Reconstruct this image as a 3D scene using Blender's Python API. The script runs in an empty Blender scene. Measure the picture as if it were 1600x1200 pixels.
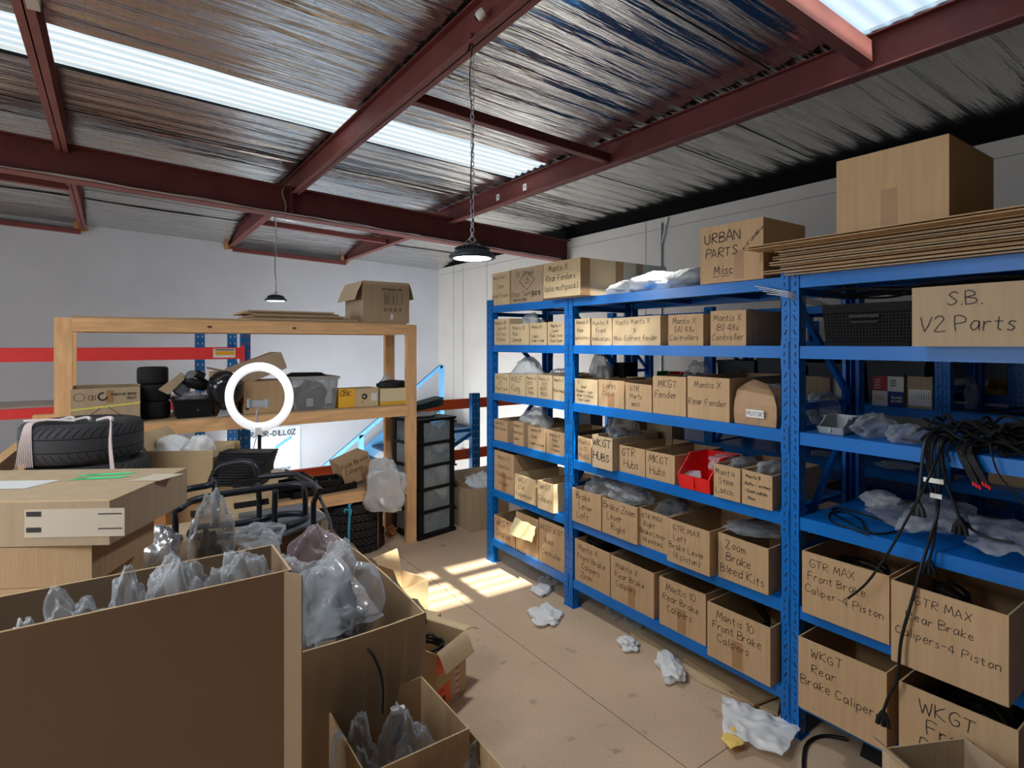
import bpy, math, random
from mathutils import Vector, Matrix, noise
random.seed(7)
S = bpy.context.scene
COL = S.collection
PI = math.pi

# ------------------------------------------------------------------ camera
F = 889.0; HY = 537.0; EYE = 1.7
FW = Vector((.5736, .8192, 0)); RT = Vector((.8192, -.5736, 0)); UP = Vector((0, 0, 1))
cd = bpy.data.cameras.new('camera'); cam = bpy.data.objects.new('camera', cd); COL.objects.link(cam)
cam.location = (0, 0, EYE)
cam.rotation_euler = (PI/2, 0, -math.atan2(.5736, .8192))
cd.sensor_width = 36; cd.lens = F/1600*36; cd.shift_y = -(600-HY)/1600
cd.clip_start = .05; cd.clip_end = 100
cd.dof.use_dof = True; cd.dof.focus_distance = 3.6; cd.dof.aperture_fstop = 5.0
S.camera = cam

# ------------------------------------------------------------------ light
S.view_settings.view_transform = 'Standard'; S.view_settings.look = 'None'
S.view_settings.gamma = 1; S.view_settings.use_curve_mapping = False
S.view_settings.exposure = 0.14
w = bpy.data.worlds.new('world'); S.world = w; w.use_nodes = True
bg = w.node_tree.nodes['Background']
bg.inputs[0].default_value = (.84, .92, 1.0, 1); bg.inputs[1].default_value = 8.0
S.cycles.use_denoising = True
S.cycles.max_bounces = 9; S.cycles.diffuse_bounces = 5; S.cycles.glossy_bounces = 3
S.cycles.transparent_max_bounces = 14; S.cycles.transmission_bounces = 4
S.cycles.sample_clamp_indirect = 6
S.cycles.caustics_reflective = False; S.cycles.caustics_refractive = False
def light(name, kind, loc, rot, **k):
    l = bpy.data.lights.new(name, kind); o = bpy.data.objects.new(name, l); COL.objects.link(o)
    o.location = loc; o.rotation_euler = rot
    for a, b in k.items(): setattr(l, a, b)
    return o
sun = light('sun', 'SUN', (0, -4, 9), (0, 0, 0), energy=120, angle=math.radians(.6), color=(1, .9, .74))
sun.rotation_euler = Vector((.37, 2.22, -3.6)).to_track_quat('-Z', 'Y').to_euler()
def portal(name, loc, rot, sx, sy):
    o = light(name, 'AREA', loc, rot); o.data.shape = 'RECTANGLE'; o.data.size = sx; o.data.size_y = sy
    o.data.cycles.is_portal = True
def zroof(x): return 3.66-.04*x
SKYL = [(4.48, 5.14, -4.8, 3.62), (.96, 1.62, 1.1, 3.72), (.96, 1.62, -4.8, 1.06)]   # y0 y1 x0 x1
for y0, y1, x0, x1 in SKYL[1:2]:
    portal('skylight_portal', ((x0+x1)/2, (y0+y1)/2, zroof((x0+x1)/2)-.06), (0, 0, 0), x1-x0, y1-y0)
WIN = [(1.3, 3.5), (6.4, 9.2)]  # second window is unseen, added to brighten the far wall
for a, b in WIN:
    portal('window_portal', (-4.9, (a+b)/2, 1.75), (0, -PI/2, 0), 1.9, b-a)

# fill lamp added under the unseen skylight strip to brighten the room
fill_lamp = light('skylight_fill', 'AREA', (-2.5, 1.29, zroof(-2.5)-.03), (0, 0, 0), energy=205, color=(.93, .97, 1)); fill_lamp.data.shape = 'RECTANGLE'; fill_lamp.data.size = 4.4; fill_lamp.data.size_y = .62

# ------------------------------------------------------------------ placing helpers
def at_D(px, py, D): return Vector((0, 0, EYE)) + D*(FW + (px-800)/F*RT + (HY-py)/F*UP)
def at_z(px, py, z): return at_D(px, py, (z-EYE)*F/(HY-py))
def at_X(px, py, X):
    d = FW + (px-800)/F*RT; return at_D(px, py, X/d.x)
def at_Y(px, py, Y):
    d = FW + (px-800)/F*RT; return at_D(px, py, Y/d.y)

# ------------------------------------------------------------------ materials
MATS = {}
def mat(name, rgb, rough=.6, metal=0, spec=.5, bump=0, bscale=40, var=0, vscale=8, coat=0, stretch=None, emit=None, es=1):
    if name in MATS: return MATS[name]
    m = bpy.data.materials.new(name); m.use_nodes = True; nt = m.node_tree; p = nt.nodes['Principled BSDF']
    p.inputs['Base Color'].default_value = (*rgb, 1); p.inputs['Roughness'].default_value = rough
    p.inputs['Metallic'].default_value = metal; p.inputs['Specular IOR Level'].default_value = spec
    if coat: p.inputs['Coat Weight'].default_value = coat
    tc = nt.nodes.new('ShaderNodeTexCoord'); mp = nt.nodes.new('ShaderNodeMapping')
    nt.links.new(tc.outputs['Object'], mp.inputs[0])
    if stretch: mp.inputs['Scale'].default_value = stretch
    if var:
        n = nt.nodes.new('ShaderNodeTexNoise'); n.inputs['Scale'].default_value = vscale; n.inputs['Detail'].default_value = 5
        r = nt.nodes.new('ShaderNodeMapRange'); r.inputs[1].default_value = .3; r.inputs[2].default_value = .7
        r.inputs[3].default_value = 1-var; r.inputs[4].default_value = 1+var
        mx = nt.nodes.new('ShaderNodeVectorMath'); mx.operation = 'SCALE'; mx.inputs[0].default_value = rgb
        nt.links.new(mp.outputs[0], n.inputs['Vector']); nt.links.new(n.outputs['Fac'], r.inputs[0])
        nt.links.new(r.outputs[0], mx.inputs['Scale']); nt.links.new(mx.outputs[0], p.inputs['Base Color'])
    if bump:
        n2 = nt.nodes.new('ShaderNodeTexNoise'); n2.inputs['Scale'].default_value = bscale; n2.inputs['Detail'].default_value = 4
        b = nt.nodes.new('ShaderNodeBump'); b.inputs['Strength'].default_value = bump; b.inputs['Distance'].default_value = .01
        nt.links.new(mp.outputs[0], n2.inputs['Vector']); nt.links.new(n2.outputs['Fac'], b.inputs['Height']); nt.links.new(b.outputs[0], p.inputs['Normal'])
    if emit:
        p.inputs['Emission Color'].default_value = (*emit, 1); p.inputs['Emission Strength'].default_value = es
    MATS[name] = m; return m
CARD = mat('cardboard', (.49, .325, .18), .85, var=.07, vscale=6, bump=.15, bscale=25, stretch=(8, 8, .6), spec=.2)
CARD2 = mat('cardboard_grey', (.45, .335, .215), .8, var=.06, vscale=5, bump=.12, bscale=20, stretch=(8, 8, .6), spec=.25)
CARD3 = mat('cardboard_pale', (.60, .45, .265), .8, var=.06, vscale=6, spec=.2, bump=.1, bscale=15)
CEDGE = mat('cardboard_edge', (.56, .40, .22), .9)
INK = mat('marker_ink', (.025, .02, .02), .6)
INKB = mat('print_black', (.03, .03, .03), .6)
TAPE = mat('parcel_tape', (.36, .20, .09), .3)
CTAPE = mat('clear_tape', (.60, .44, .27), .25)
WTAPE = mat('white_label', (.72, .72, .7), .5)
REDP = mat('red_print', (.75, .05, .04), .5)
ORNG = mat('orange_label', (.95, .12, .03), .5)
BLUE = mat('blue_powdercoat', (.0, .14, .50), .33, spec=.38, var=.1, vscale=3, bump=.03, bscale=60)
BLUE2 = mat('rack_blue', (.004, .13, .36), .4, var=.08, vscale=4)
LBLUE = mat('rack_light_blue', (.12, .38, .68), .45)
SLOT = mat('slot_shadow', (.004, .012, .04), .8)
RED = mat('rack_red', (.88, .055, .055), .4, var=.05)
ORED = mat('rail_orange', (.72, .10, .02), .45, var=.06)
STEEL = mat('red_oxide_steel', (.135, .034, .029), .6, spec=.3, var=.16, vscale=4, bump=.05, bscale=30)
STEEL2 = mat('red_oxide_light', (.21, .075, .065), .6, spec=.3, var=.12, vscale=5)
PINE = mat('pine', (.80, .47, .22), .6, var=.14, vscale=5, bump=.05, bscale=12, stretch=(1.2, 9, 9))
PINEV = mat('pine_vertical', (.80, .47, .22), .6, var=.14, vscale=5, bump=.05, bscale=12, stretch=(9, 9, 1.2))
KNOT = mat('pine_knot', (.12, .05, .02), .7)
BLACK = mat('black_plastic', (.008, .008, .009), .45, spec=.25)
BLACKM = mat('black_matte', (.010, .010, .011), .85, spec=.2)
BTUBE = mat('black_painted_tube', (.010, .013, .019), .38, spec=.35)
RUBBER = mat('tyre_rubber', (.035, .037, .042), .6, spec=.35, bump=.1, bscale=60)
RUBBERD = mat('tyre_rubber_dark', (.012, .012, .013), .75, spec=.3)
GREYP = mat('grey_plastic', (.32, .35, .36), .4)
REDPL = mat('red_plastic', (.75, .015, .015), .35)
YELPL = mat('yellow_plastic', (.8, .5, .02), .4)
GREENPL = mat('green_plastic', (.01, .22, .05), .4)
WHITE = mat('white_paper', (.80, .80, .78), .7)
GREENL = mat('green_label', (.06, .72, .28), .5)
YELN = mat('yellow_note', (.70, .64, .36), .6)
YELE = mat('yellow_envelope', (.85, .45, .03), .5)
YPAP = mat('yellow_paper', (.85, .58, .15), .8)
GALV = mat('galvanised', (.55, .57, .6), .35, metal=.8)
DARKM = mat('dark_metal', (.03, .04, .05), .35, metal=.3)
CLOTHW = mat('white_foam_wrap', (.62, .64, .66), .6, bump=.4, bscale=70)
BWRAP = mat('bubble_wrap', (.34, .37, .39), .25, bump=.8, bscale=60)
TEALR = mat('blue_twine', (.05, .42, .62), .8)
PAPERB = mat('brown_paper', (.42, .25, .13), .6, bump=.4, bscale=14)
CREAM = mat('cream_foam', (.62, .57, .42), .8)
SOCK = mat('socket_plastic', (.45, .45, .43), .4)
STRING = mat('pink_white_string', (.70, .60, .58), .8)

def shader(name, build):
    if name in MATS: return MATS[name]
    m = bpy.data.materials.new(name); m.use_nodes = True; nt = m.node_tree
    for n in list(nt.nodes): nt.nodes.remove(n)
    out = nt.nodes.new('ShaderNodeOutputMaterial'); build(nt, out); MATS[name] = m; return m
def film(alpha, rgb, rough, edge=.55):
    def b(nt, out):
        t = nt.nodes.new('ShaderNodeBsdfTransparent'); t.inputs[0].default_value = (.96, .97, .98, 1)
        p = nt.nodes.new('ShaderNodeBsdfPrincipled'); p.inputs['Base Color'].default_value = (*rgb, 1)
        p.inputs['Roughness'].default_value = rough; p.inputs['Specular IOR Level'].default_value = .9
        lw = nt.nodes.new('ShaderNodeLayerWeight'); lw.inputs[0].default_value = .35
        tc = nt.nodes.new('ShaderNodeTexCoord')
        n = nt.nodes.new('ShaderNodeTexNoise'); n.noise_type = 'RIDGED_MULTIFRACTAL'; n.inputs['Scale'].default_value = 9; n.inputs['Detail'].default_value = 4
        n.inputs['Distortion'].default_value = .8
        nt.links.new(tc.outputs['Object'], n.inputs['Vector'])
        bp = nt.nodes.new('ShaderNodeBump'); bp.inputs['Strength'].default_value = .8; bp.inputs['Distance'].default_value = .02
        nt.links.new(n.outputs['Fac'], bp.inputs['Height']); nt.links.new(bp.outputs[0], p.inputs['Normal'])
        nt.links.new(bp.outputs[0], lw.inputs['Normal'])
        r = nt.nodes.new('ShaderNodeMapRange'); r.inputs[1].default_value = 0; r.inputs[2].default_value = 1
        r.inputs[3].default_value = alpha; r.inputs[4].default_value = min(1, alpha+edge)
        nt.links.new(lw.outputs['Facing'], r.inputs[0])
        mx = nt.nodes.new('ShaderNodeMixShader'); nt.links.new(r.outputs[0], mx.inputs[0])
        nt.links.new(t.outputs[0], mx.inputs[1]); nt.links.new(p.outputs[0], mx.inputs[2]); nt.links.new(mx.outputs[0], out.inputs[0])
    return b
BAG = shader('clear_bag', film(.15, (.66, .69, .72), .14, .5))
BAGW = shader('milky_bag', film(.42, (.74, .76, .77), .28, .45))
GBAG = shader('grey_clear_bag', film(.34, (.50, .53, .56), .16, .45))
BAGC = shader('thin_clear_bag', film(.07, (.64, .67, .70), .12, .45))
CLEARP = shader('clear_drawer', film(.45, (.34, .40, .43), .25, .3))
CRATE = shader('clear_crate', film(.55, (.30, .31, .31), .3, .3))

def sky_b(nt, out):
    tc = nt.nodes.new('ShaderNodeTexCoord'); sp = nt.nodes.new('ShaderNodeSeparateXYZ'); nt.links.new(tc.outputs['Object'], sp.inputs[0])
    m = nt.nodes.new('ShaderNodeMath'); m.operation = 'MULTIPLY'; m.inputs[1].default_value = 2*PI/.11; nt.links.new(sp.outputs[1], m.inputs[0])
    s = nt.nodes.new('ShaderNodeMath'); s.operation = 'SINE'; nt.links.new(m.outputs[0], s.inputs[0])
    r = nt.nodes.new('ShaderNodeMapRange'); r.inputs[1].default_value = -1; r.inputs[2].default_value = 1; r.inputs[3].default_value = .05; r.inputs[4].default_value = .62
    nt.links.new(s.outputs[0], r.inputs[0])
    t = nt.nodes.new('ShaderNodeBsdfTransparent'); t.inputs[0].default_value = (.118, .126, .134, 1)
    d = nt.nodes.new('ShaderNodeBsdfTranslucent'); d.inputs[0].default_value = (.014, .0215, .031, 1)
    mx = nt.nodes.new('ShaderNodeMixShader'); nt.links.new(r.outputs[0], mx.inputs[0]); nt.links.new(t.outputs[0], mx.inputs[1])
    nt.links.new(d.outputs[0], mx.inputs[2]); nt.links.new(mx.outputs[0], out.inputs[0])
SKYM = shader('skylight_sheet', sky_b)
def skyd_b(nt, out):   # milky sheet, made diffuse to keep direct sun out
    tc = nt.nodes.new('ShaderNodeTexCoord'); sp = nt.nodes.new('ShaderNodeSeparateXYZ'); nt.links.new(tc.outputs['Object'], sp.inputs[0])
    m = nt.nodes.new('ShaderNodeMath'); m.operation = 'MULTIPLY'; m.inputs[1].default_value = 2*PI/.11; nt.links.new(sp.outputs[1], m.inputs[0])
    s = nt.nodes.new('ShaderNodeMath'); s.operation = 'SINE'; nt.links.new(m.outputs[0], s.inputs[0])
    n = nt.nodes.new('ShaderNodeTexNoise'); n.inputs['Scale'].default_value = 3; mp = nt.nodes.new('ShaderNodeMapping'); mp.inputs['Scale'].default_value = (.4, 14, 1)
    nt.links.new(tc.outputs['Object'], mp.inputs[0]); nt.links.new(mp.outputs[0], n.inputs['Vector'])
    ad = nt.nodes.new('ShaderNodeMath'); ad.operation = 'MULTIPLY_ADD'; ad.inputs[1].default_value = 2.2; nt.links.new(n.outputs['Fac'], ad.inputs[0]); nt.links.new(s.outputs[0], ad.inputs[2])
    r = nt.nodes.new('ShaderNodeMapRange'); r.inputs[1].default_value = -.1; r.inputs[2].default_value = 2.3; nt.links.new(ad.outputs[0], r.inputs[0])
    c = nt.nodes.new('ShaderNodeMix'); c.data_type = 'RGBA'; c.inputs[6].default_value = (.017, .024, .032, 1); c.inputs[7].default_value = (.046, .049, .052, 1); nt.links.new(r.outputs[0], c.inputs[0])
    d = nt.nodes.new('ShaderNodeBsdfTranslucent'); nt.links.new(c.outputs[2], d.inputs[0]); nt.links.new(d.outputs[0], out.inputs[0])
SKYD = shader('milky_skylight_sheet', skyd_b)
def glass_b(nt, out):
    t = nt.nodes.new('ShaderNodeBsdfTransparent'); g = nt.nodes.new('ShaderNodeBsdfGlossy'); g.inputs['Roughness'].default_value = .05
    mx = nt.nodes.new('ShaderNodeMixShader'); mx.inputs[0].default_value = .06
    nt.links.new(t.outputs[0], mx.inputs[1]); nt.links.new(g.outputs[0], mx.inputs[2]); nt.links.new(mx.outputs[0], out.inputs[0])
GLASS = shader('window_glass', glass_b)

def foil_mat():
    m = mat('roof_foil', (.74, .73, .71), .22, metal=1.0)
    nt = m.node_tree; p = nt.nodes['Principled BSDF']
    tc = nt.nodes.new('ShaderNodeTexCoord'); mp = nt.nodes.new('ShaderNodeMapping'); mp.inputs['Scale'].default_value = (.7, 13, 1)
    nt.links.new(tc.outputs['Object'], mp.inputs[0])
    n = nt.nodes.new('ShaderNodeTexNoise'); n.inputs['Scale'].default_value = 1.5; n.inputs['Detail'].default_value = 3.5; n.inputs['Distortion'].default_value = .25
    nt.links.new(mp.outputs[0], n.inputs['Vector'])
    n3 = nt.nodes.new('ShaderNodeTexNoise'); n3.inputs['Scale'].default_value = 26; n3.inputs['Detail'].default_value = 5
    nt.links.new(tc.outputs['Object'], n3.inputs['Vector'])
    b = nt.nodes.new('ShaderNodeBump'); b.inputs['Strength'].default_value = .85; b.inputs['Distance'].default_value = .035
    b2 = nt.nodes.new('ShaderNodeBump'); b2.inputs['Strength'].default_value = .22; b2.inputs['Distance'].default_value = .008
    nt.links.new(n.outputs['Fac'], b.inputs['Height']); nt.links.new(n3.outputs['Fac'], b2.inputs['Height'])
    nt.links.new(b.outputs[0], b2.inputs['Normal']); nt.links.new(b2.outputs[0], p.inputs['Normal'])
    # hexagonal chicken wire: three crossed families of distance lines
    v = nt.nodes.new('ShaderNodeTexVoronoi'); v.feature = 'DISTANCE_TO_EDGE'; v.inputs['Scale'].default_value = 16; v.inputs['Randomness'].default_value = .45
    mp2 = nt.nodes.new('ShaderNodeMapping'); mp2.inputs['Scale'].default_value = (1, 1.25, 0)
    nt.links.new(tc.outputs['Object'], mp2.inputs[0]); nt.links.new(mp2.outputs[0], v.inputs['Vector'])
    lt = nt.nodes.new('ShaderNodeMath'); lt.operation = 'LESS_THAN'; lt.inputs[1].default_value = .018; nt.links.new(v.outputs['Distance'], lt.inputs[0])
    mx = nt.nodes.new('ShaderNodeMix'); mx.data_type = 'RGBA'; mx.inputs[6].default_value = (.74, .73, .71, 1); mx.inputs[7].default_value = (.48, .47, .46, 1)
    nt.links.new(lt.outputs[0], mx.inputs[0]); nt.links.new(mx.outputs[2], p.inputs['Base Color'])
    return m
FOIL = foil_mat()

def floor_mat():
    m = mat('particleboard_floor', (.60, .435, .295), .42, spec=.3)
    nt = m.node_tree; p = nt.nodes['Principled BSDF']; tc = nt.nodes.new('ShaderNodeTexCoord')
    def nz(sc, det, a, b, lo, hi):
        n = nt.nodes.new('ShaderNodeTexNoise'); n.inputs['Scale'].default_value = sc; n.inputs['Detail'].default_value = det
        nt.links.new(tc.outputs['Object'], n.inputs['Vector'])
        r = nt.nodes.new('ShaderNodeMapRange'); r.inputs[1].default_value = a; r.inputs[2].default_value = b; r.inputs[3].default_value = lo; r.inputs[4].default_value = hi
        nt.links.new(n.outputs['Fac'], r.inputs[0]); return r.outputs[0]
    def mul(a, b):
        q = nt.nodes.new('ShaderNodeMath'); q.operation = 'MULTIPLY'; nt.links.new(a, q.inputs[0]); nt.links.new(b, q.inputs[1]); return q.outputs[0]
    f = mul(mul(nz(1.3, 3, .3, .7, .86, 1.1), nz(110, 2, .3, .7, .9, 1.08)), nz(9, 6, .64, .74, 1, .62))
    f = mul(f, nz(30, 3, .70, .76, 1, .55))
    sc = nt.nodes.new('ShaderNodeVectorMath'); sc.operation = 'SCALE'; sc.inputs[0].default_value = (.60, .435, .295)
    nt.links.new(f, sc.inputs['Scale']); nt.links.new(sc.outputs[0], p.inputs['Base Color'])
    return m
FLOORM = floor_mat()
WALLF = mat('far_wall_paint', (.45, .445, .455), .8, var=.04, vscale=2)
WALLR = mat('side_wall_panel', (.58, .53, .47), .75, var=.04, vscale=2)

# ------------------------------------------------------------------ mesh builder
class MB:
    def __init__(s): s.v = []; s.f = []; s.m = []; s.sm = []
    def add(s, vs, fs, mi=0, smooth=False):
        b = len(s.v); s.v += [tuple(v) for v in vs]; s.f += [tuple(b+i for i in f) for f in fs]; s.m += [mi]*len(fs); s.sm += [smooth]*len(fs); return s
    def hexa(s, p, mi=0):   # p: 4 bottom ccw + 4 top
        return s.add(p, [(3, 2, 1, 0), (4, 5, 6, 7), (0, 1, 5, 4), (1, 2, 6, 5), (2, 3, 7, 6), (3, 0, 4, 7)], mi)
    def box(s, x0, x1, y0, y1, z0, z1, mi=0, M=None):
        p = [Vector(q) for q in ((x0, y0, z0), (x1, y0, z0), (x1, y1, z0), (x0, y1, z0), (x0, y0, z1), (x1, y0, z1), (x1, y1, z1), (x0, y1, z1))]
        if M: p = [M @ q for q in p]
        return s.hexa(p, mi)
    def quad(s, a, b, c, d, mi=0): return s.add([a, b, c, d], [(0, 1, 2, 3)], mi)
    def bar(s, a, b, w, h, mi=0, up=UP):   # rectangular bar a->b
        a = Vector(a); b = Vector(b); d = (b-a).normalized(); sd = d.cross(up)
        if sd.length < 1e-4: sd = Vector((1, 0, 0))
        sd.normalize(); u = sd.cross(d)
        o = [(-w/2, -h/2), (w/2, -h/2), (w/2, h/2), (-w/2, h/2)]
        P = [a+sd*x+u*y for x, y in o]; Q = [b+sd*x+u*y for x, y in o]
        return s.add(P+Q, [(0, 3, 2, 1), (4, 5, 6, 7), (0, 1, 5, 4), (1, 2, 6, 5), (2, 3, 7, 6), (3, 0, 4, 7)], mi)
    def tube(s, pts, r, n=8, mi=0, smooth_path=0, closed=False):
        P = [Vector(p) for p in pts]
        if smooth_path: P = catmull(P, smooth_path, closed)
        k = len(P); ring = []; vs = []; prev = None
        for i, p in enumerate(P):
            if closed: t = P[(i+1) % k]-P[i-1]
            else: t = P[min(i+1, k-1)]-P[max(i-1, 0)]
            t = t.normalized() if t.length > 1e-9 else Vector((0, 0, 1))
            if prev is None:
                a = t.cross(UP)
                if a.length < 1e-3: a = t.cross(Vector((1, 0, 0)))
            else: a = prev - t*prev.dot(t)
            a.normalize(); prev = a; b = t.cross(a)
            rr = r[min(len(r)-1, int(i/max(k-1, 1)*(len(r)-1)+.5))] if isinstance(r, (list, tuple)) else r
            vs += [p+(a*math.cos(2*PI*j/n)+b*math.sin(2*PI*j/n))*rr for j in range(n)]
        fs = []
        for i in range(k if closed else k-1):
            i2 = (i+1) % k
            fs += [(i*n+j, i*n+(j+1) % n, i2*n+(j+1) % n, i2*n+j) for j in range(n)]
        s.add(vs, fs, mi, True)
        if not closed: s.add(vs[:n], [tuple(range(n))[::-1]], mi); s.add(vs[-n:], [tuple(range(n))], mi)
        return s
    def lathe(s, prof, c=(0, 0, 0), n=32, mi=0, smooth=True):
        c = Vector(c); vs = []
        for r, z in prof: vs += [c+Vector((r*math.cos(2*PI*j/n), r*math.sin(2*PI*j/n), z)) for j in range(n)]
        fs = [(i*n+j, i*n+(j+1) % n, (i+1)*n+(j+1) % n, (i+1)*n+j) for i in range(len(prof)-1) for j in range(n)]
        return s.add(vs, fs, mi, smooth)
    def build(s, name, mats, parent=None, loc=None, rz=0):
        me = bpy.data.meshes.new(name); me.from_pydata(s.v, [], s.f)
        for m in (mats if isinstance(mats, (list, tuple)) else [mats]): me.materials.append(m)
        me.polygons.foreach_set('material_index', s.m); me.polygons.foreach_set('use_smooth', s.sm); me.update()
        o = bpy.data.objects.new(name, me); COL.objects.link(o)
        if parent: o.parent = parent
        if loc is not None: o.location = loc
        if rz: o.rotation_euler.z = rz
        return o
def catmull(P, n, closed=False):
    out = []; k = len(P)
    for i in range(k if closed else k-1):
        if closed: a, b, c, d = P[i-1], P[i], P[(i+1) % k], P[(i+2) % k]
        else: a, b, c, d = P[max(i-1, 0)], P[i], P[i+1], P[min(i+2, k-1)]
        for j in range(n):
            t = j/n; out.append(.5*((2*b)+(c-a)*t+(2*a-5*b+4*c-d)*t*t+(3*b-a-3*c+d)*t*t*t))
    if not closed: out.append(P[-1])
    return out
def tag(o, label, cat, group=None):
    o['label'] = label; o['category'] = cat
    if group: o['group'] = group
    return o
def empty(name, loc, rz=0):
    o = bpy.data.objects.new(name, None); COL.objects.link(o); o.location = loc; o.rotation_euler.z = rz; o.empty_display_size = .05; return o
def struct(o): o['kind'] = 'structure'; return o

# ------------------------------------------------------------------ single-stroke handwriting
G = {
'A': '0,0 2,6 4,0;1,2 3,2', 'B': '0,0 0,6 3,5.6 3.2,4 0,3.2 3.6,2.6 3.6,.6 0,0', 'C': '3.8,5 2.5,6 .6,4.6 .2,2 1.6,0 3.8,.8', 'D': '0,0 0,6 2.8,5.4 3.8,3 2.8,.6 0,0',
'E': '3.4,6 0,6 0,0 3.6,0;0,3.2 2.8,3.2', 'F': '3.6,6 0,6 0,0;0,3.2 2.8,3.2', 'G': '3.8,5 2.4,6 .5,4.6 .2,2 1.6,0 3.6,.6 3.6,2.6 2,2.6', 'H': '0,0 0,6;4,0 4,6;0,3 4,3',
'I': '1,0 1,6', 'J': '3,6 3,1 1.6,0 .2,1.2', 'K': '0,0 0,6;3.8,6 0,2.6 4,0', 'L': '0,6 0,0 3.4,0', 'M': '0,0 .8,6 2.4,1.6 4,6 4.8,0', 'N': '0,0 0,6 4,0 4,6', 'O': '2,6 .2,4.4 .2,1.6 2,0 3.8,1.6 3.8,4.4 2,6',
'P': '0,0 0,6 3.2,5.6 3.4,3.6 0,2.8', 'R': '0,0 0,6 3.2,5.6 3.2,3.6 0,3 3.8,0', 'S': '3.6,5.2 2,6 .4,4.8 2,3.2 3.6,1.6 2,0 .2,.8', 'T': '0,6 4.4,6;2.2,6 2.2,0', 'U': '0,6 .2,1.4 2,0 3.8,1.4 4,6',
'V': '0,6 1.8,0 4,6', 'W': '0,6 1.2,0 2.4,4.4 3.8,0 5,6', 'X': '0,6 4,0;4,6 0,0', 'Y': '0,6 2,3 4,6;2,3 2,0', 'Z': '0,6 4,6 0,0 4,0', 'Q': '2,6 .2,4.4 .2,1.6 2,0 3.8,1.6 3.8,4.4 2,6;2.4,1.6 4,-.4',
'a': '3,3.4 1.4,3.8 .2,2 1.2,0 2.8,1.4 3,3.6;3,3.4 3.2,0', 'b': '0,6 0,0 2.4,.2 2.8,2.4 1.4,3.4 0,2.4', 'c': '2.8,3.2 1.2,3.6 .2,1.8 1.2,0 2.8,.6', 'd': '3,3 1.2,3.6 .2,1.8 1.2,0 3,1;3,6 3,0',
'e': '.3,1.9 2.8,2.2 2,3.7 .6,3 .3,1.2 1.4,0 2.9,.6', 'f': '2.8,5.6 1.4,5.8 1.2,4 1.2,0;0,3.2 2.6,3.2', 'g': '3,3.2 1.2,3.6 .2,1.8 1.4,.4 3,1.6;3,3.6 3,-1.2 1.4,-2 .2,-1.2', 'h': '0,6 0,0;0,2.4 1.4,3.6 2.6,2.6 2.6,0',
'i': '.6,3.6 .6,0;.5,5 .7,5.2', 'k': '0,6 0,0;2.6,3.6 0,1.6 2.8,0', 'l': '.6,6 .6,0', 'm': '0,0 0,3.6;0,2.6 1,3.6 1.8,2.6 1.8,0;1.8,2.6 2.8,3.6 3.6,2.6 3.6,0', 'n': '0,3.6 0,0;0,2.4 1.4,3.6 2.6,2.6 2.6,0', 'o': '1.4,3.6 .2,2 1.2,0 2.7,1.4 2.4,3.2 1.4,3.6',
'p': '0,3.6 0,-2;0,2.8 1.6,3.6 2.7,2 1.4,.2 0,.8', 'r': '0,3.6 0,0;0,2.2 1,3.4 2.2,3.2', 's': '2.4,3.2 1,3.6 .4,2.6 2.2,1.2 1.4,0 .1,.4', 't': '1.2,5.4 1.2,.6 2.4,0;0,3.6 2.6,3.6', 'u': '0,3.6 .2,.6 1.4,0 2.5,1;2.6,3.6 2.6,0', 'v': '0,3.6 1.2,0 2.6,3.6',
'w': '0,3.6 .8,0 1.8,2.8 2.8,0 3.6,3.6', 'x': '0,3.6 2.6,0;2.6,3.6 0,0', 'y': '0,3.6 1.3,.6;2.6,3.6 .6,-2', 'z': '0,3.6 2.6,3.6 0,0 2.6,0', 'j': '1,3.6 1,-1.4 0,-2',
'0': '1.8,6 .2,4.4 .2,1.6 1.8,0 3.4,1.6 3.4,4.4 1.8,6', '1': '.2,5 1.2,6 1.2,0', '2': '.2,4.8 1.6,6 3.2,4.6 0,0 3.6,0', '3': '.2,5.6 2.4,6 3,4.6 1.2,3.2 3.2,1.8 2,0 .1,.6', '4': '2.6,0 2.6,6 0,2 3.6,2', '5': '3.2,6 .6,6 .4,3.4 2.6,3.6 3,1.4 1.4,0 .1,.8', '8': '1.8,3.2 .4,4.6 1.8,6 3.2,4.6 1.8,3.2 .2,1.6 1.8,0 3.4,1.6 1.8,3.2', '6': '3,5.8 .8,4 .2,1.6 1.6,0 3.2,1.4 2,3 .4,2.2', '9': '3,4.2 1.6,3 .4,4.4 1.8,6 3.1,4.6 2.6,0', '7': '0,6 3.4,6 1.2,0',
'-': '.2,2.4 2.8,2.4', '+': '0,2.4 2.8,2.4;1.4,1 1.4,3.8', '*': '.4,1.8 .9,2.3;.9,1.8 .4,2.3', '(': '1.4,6.4 .4,4.4 .4,1.6 1.4,-.4', ')': '.2,6.4 1.2,4.4 1.2,1.6 .2,-.4', '/': '0,-.4 2.4,6.2', '.': '.2,0 .5,.3', '_': '0,-.6 4,-.6', '<': '2.4,5.4 0,3 2.4,.6;0,3 4,3'}
GP = {k: [[tuple(map(float, q.split(','))) for q in st.split()] for st in v.split(';')] for k, v in G.items()}
def text_width(t): return sum((max(x for st in GP[c] for x, y in st)+1.3) if c in GP else 2.6 for c in t)
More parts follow.
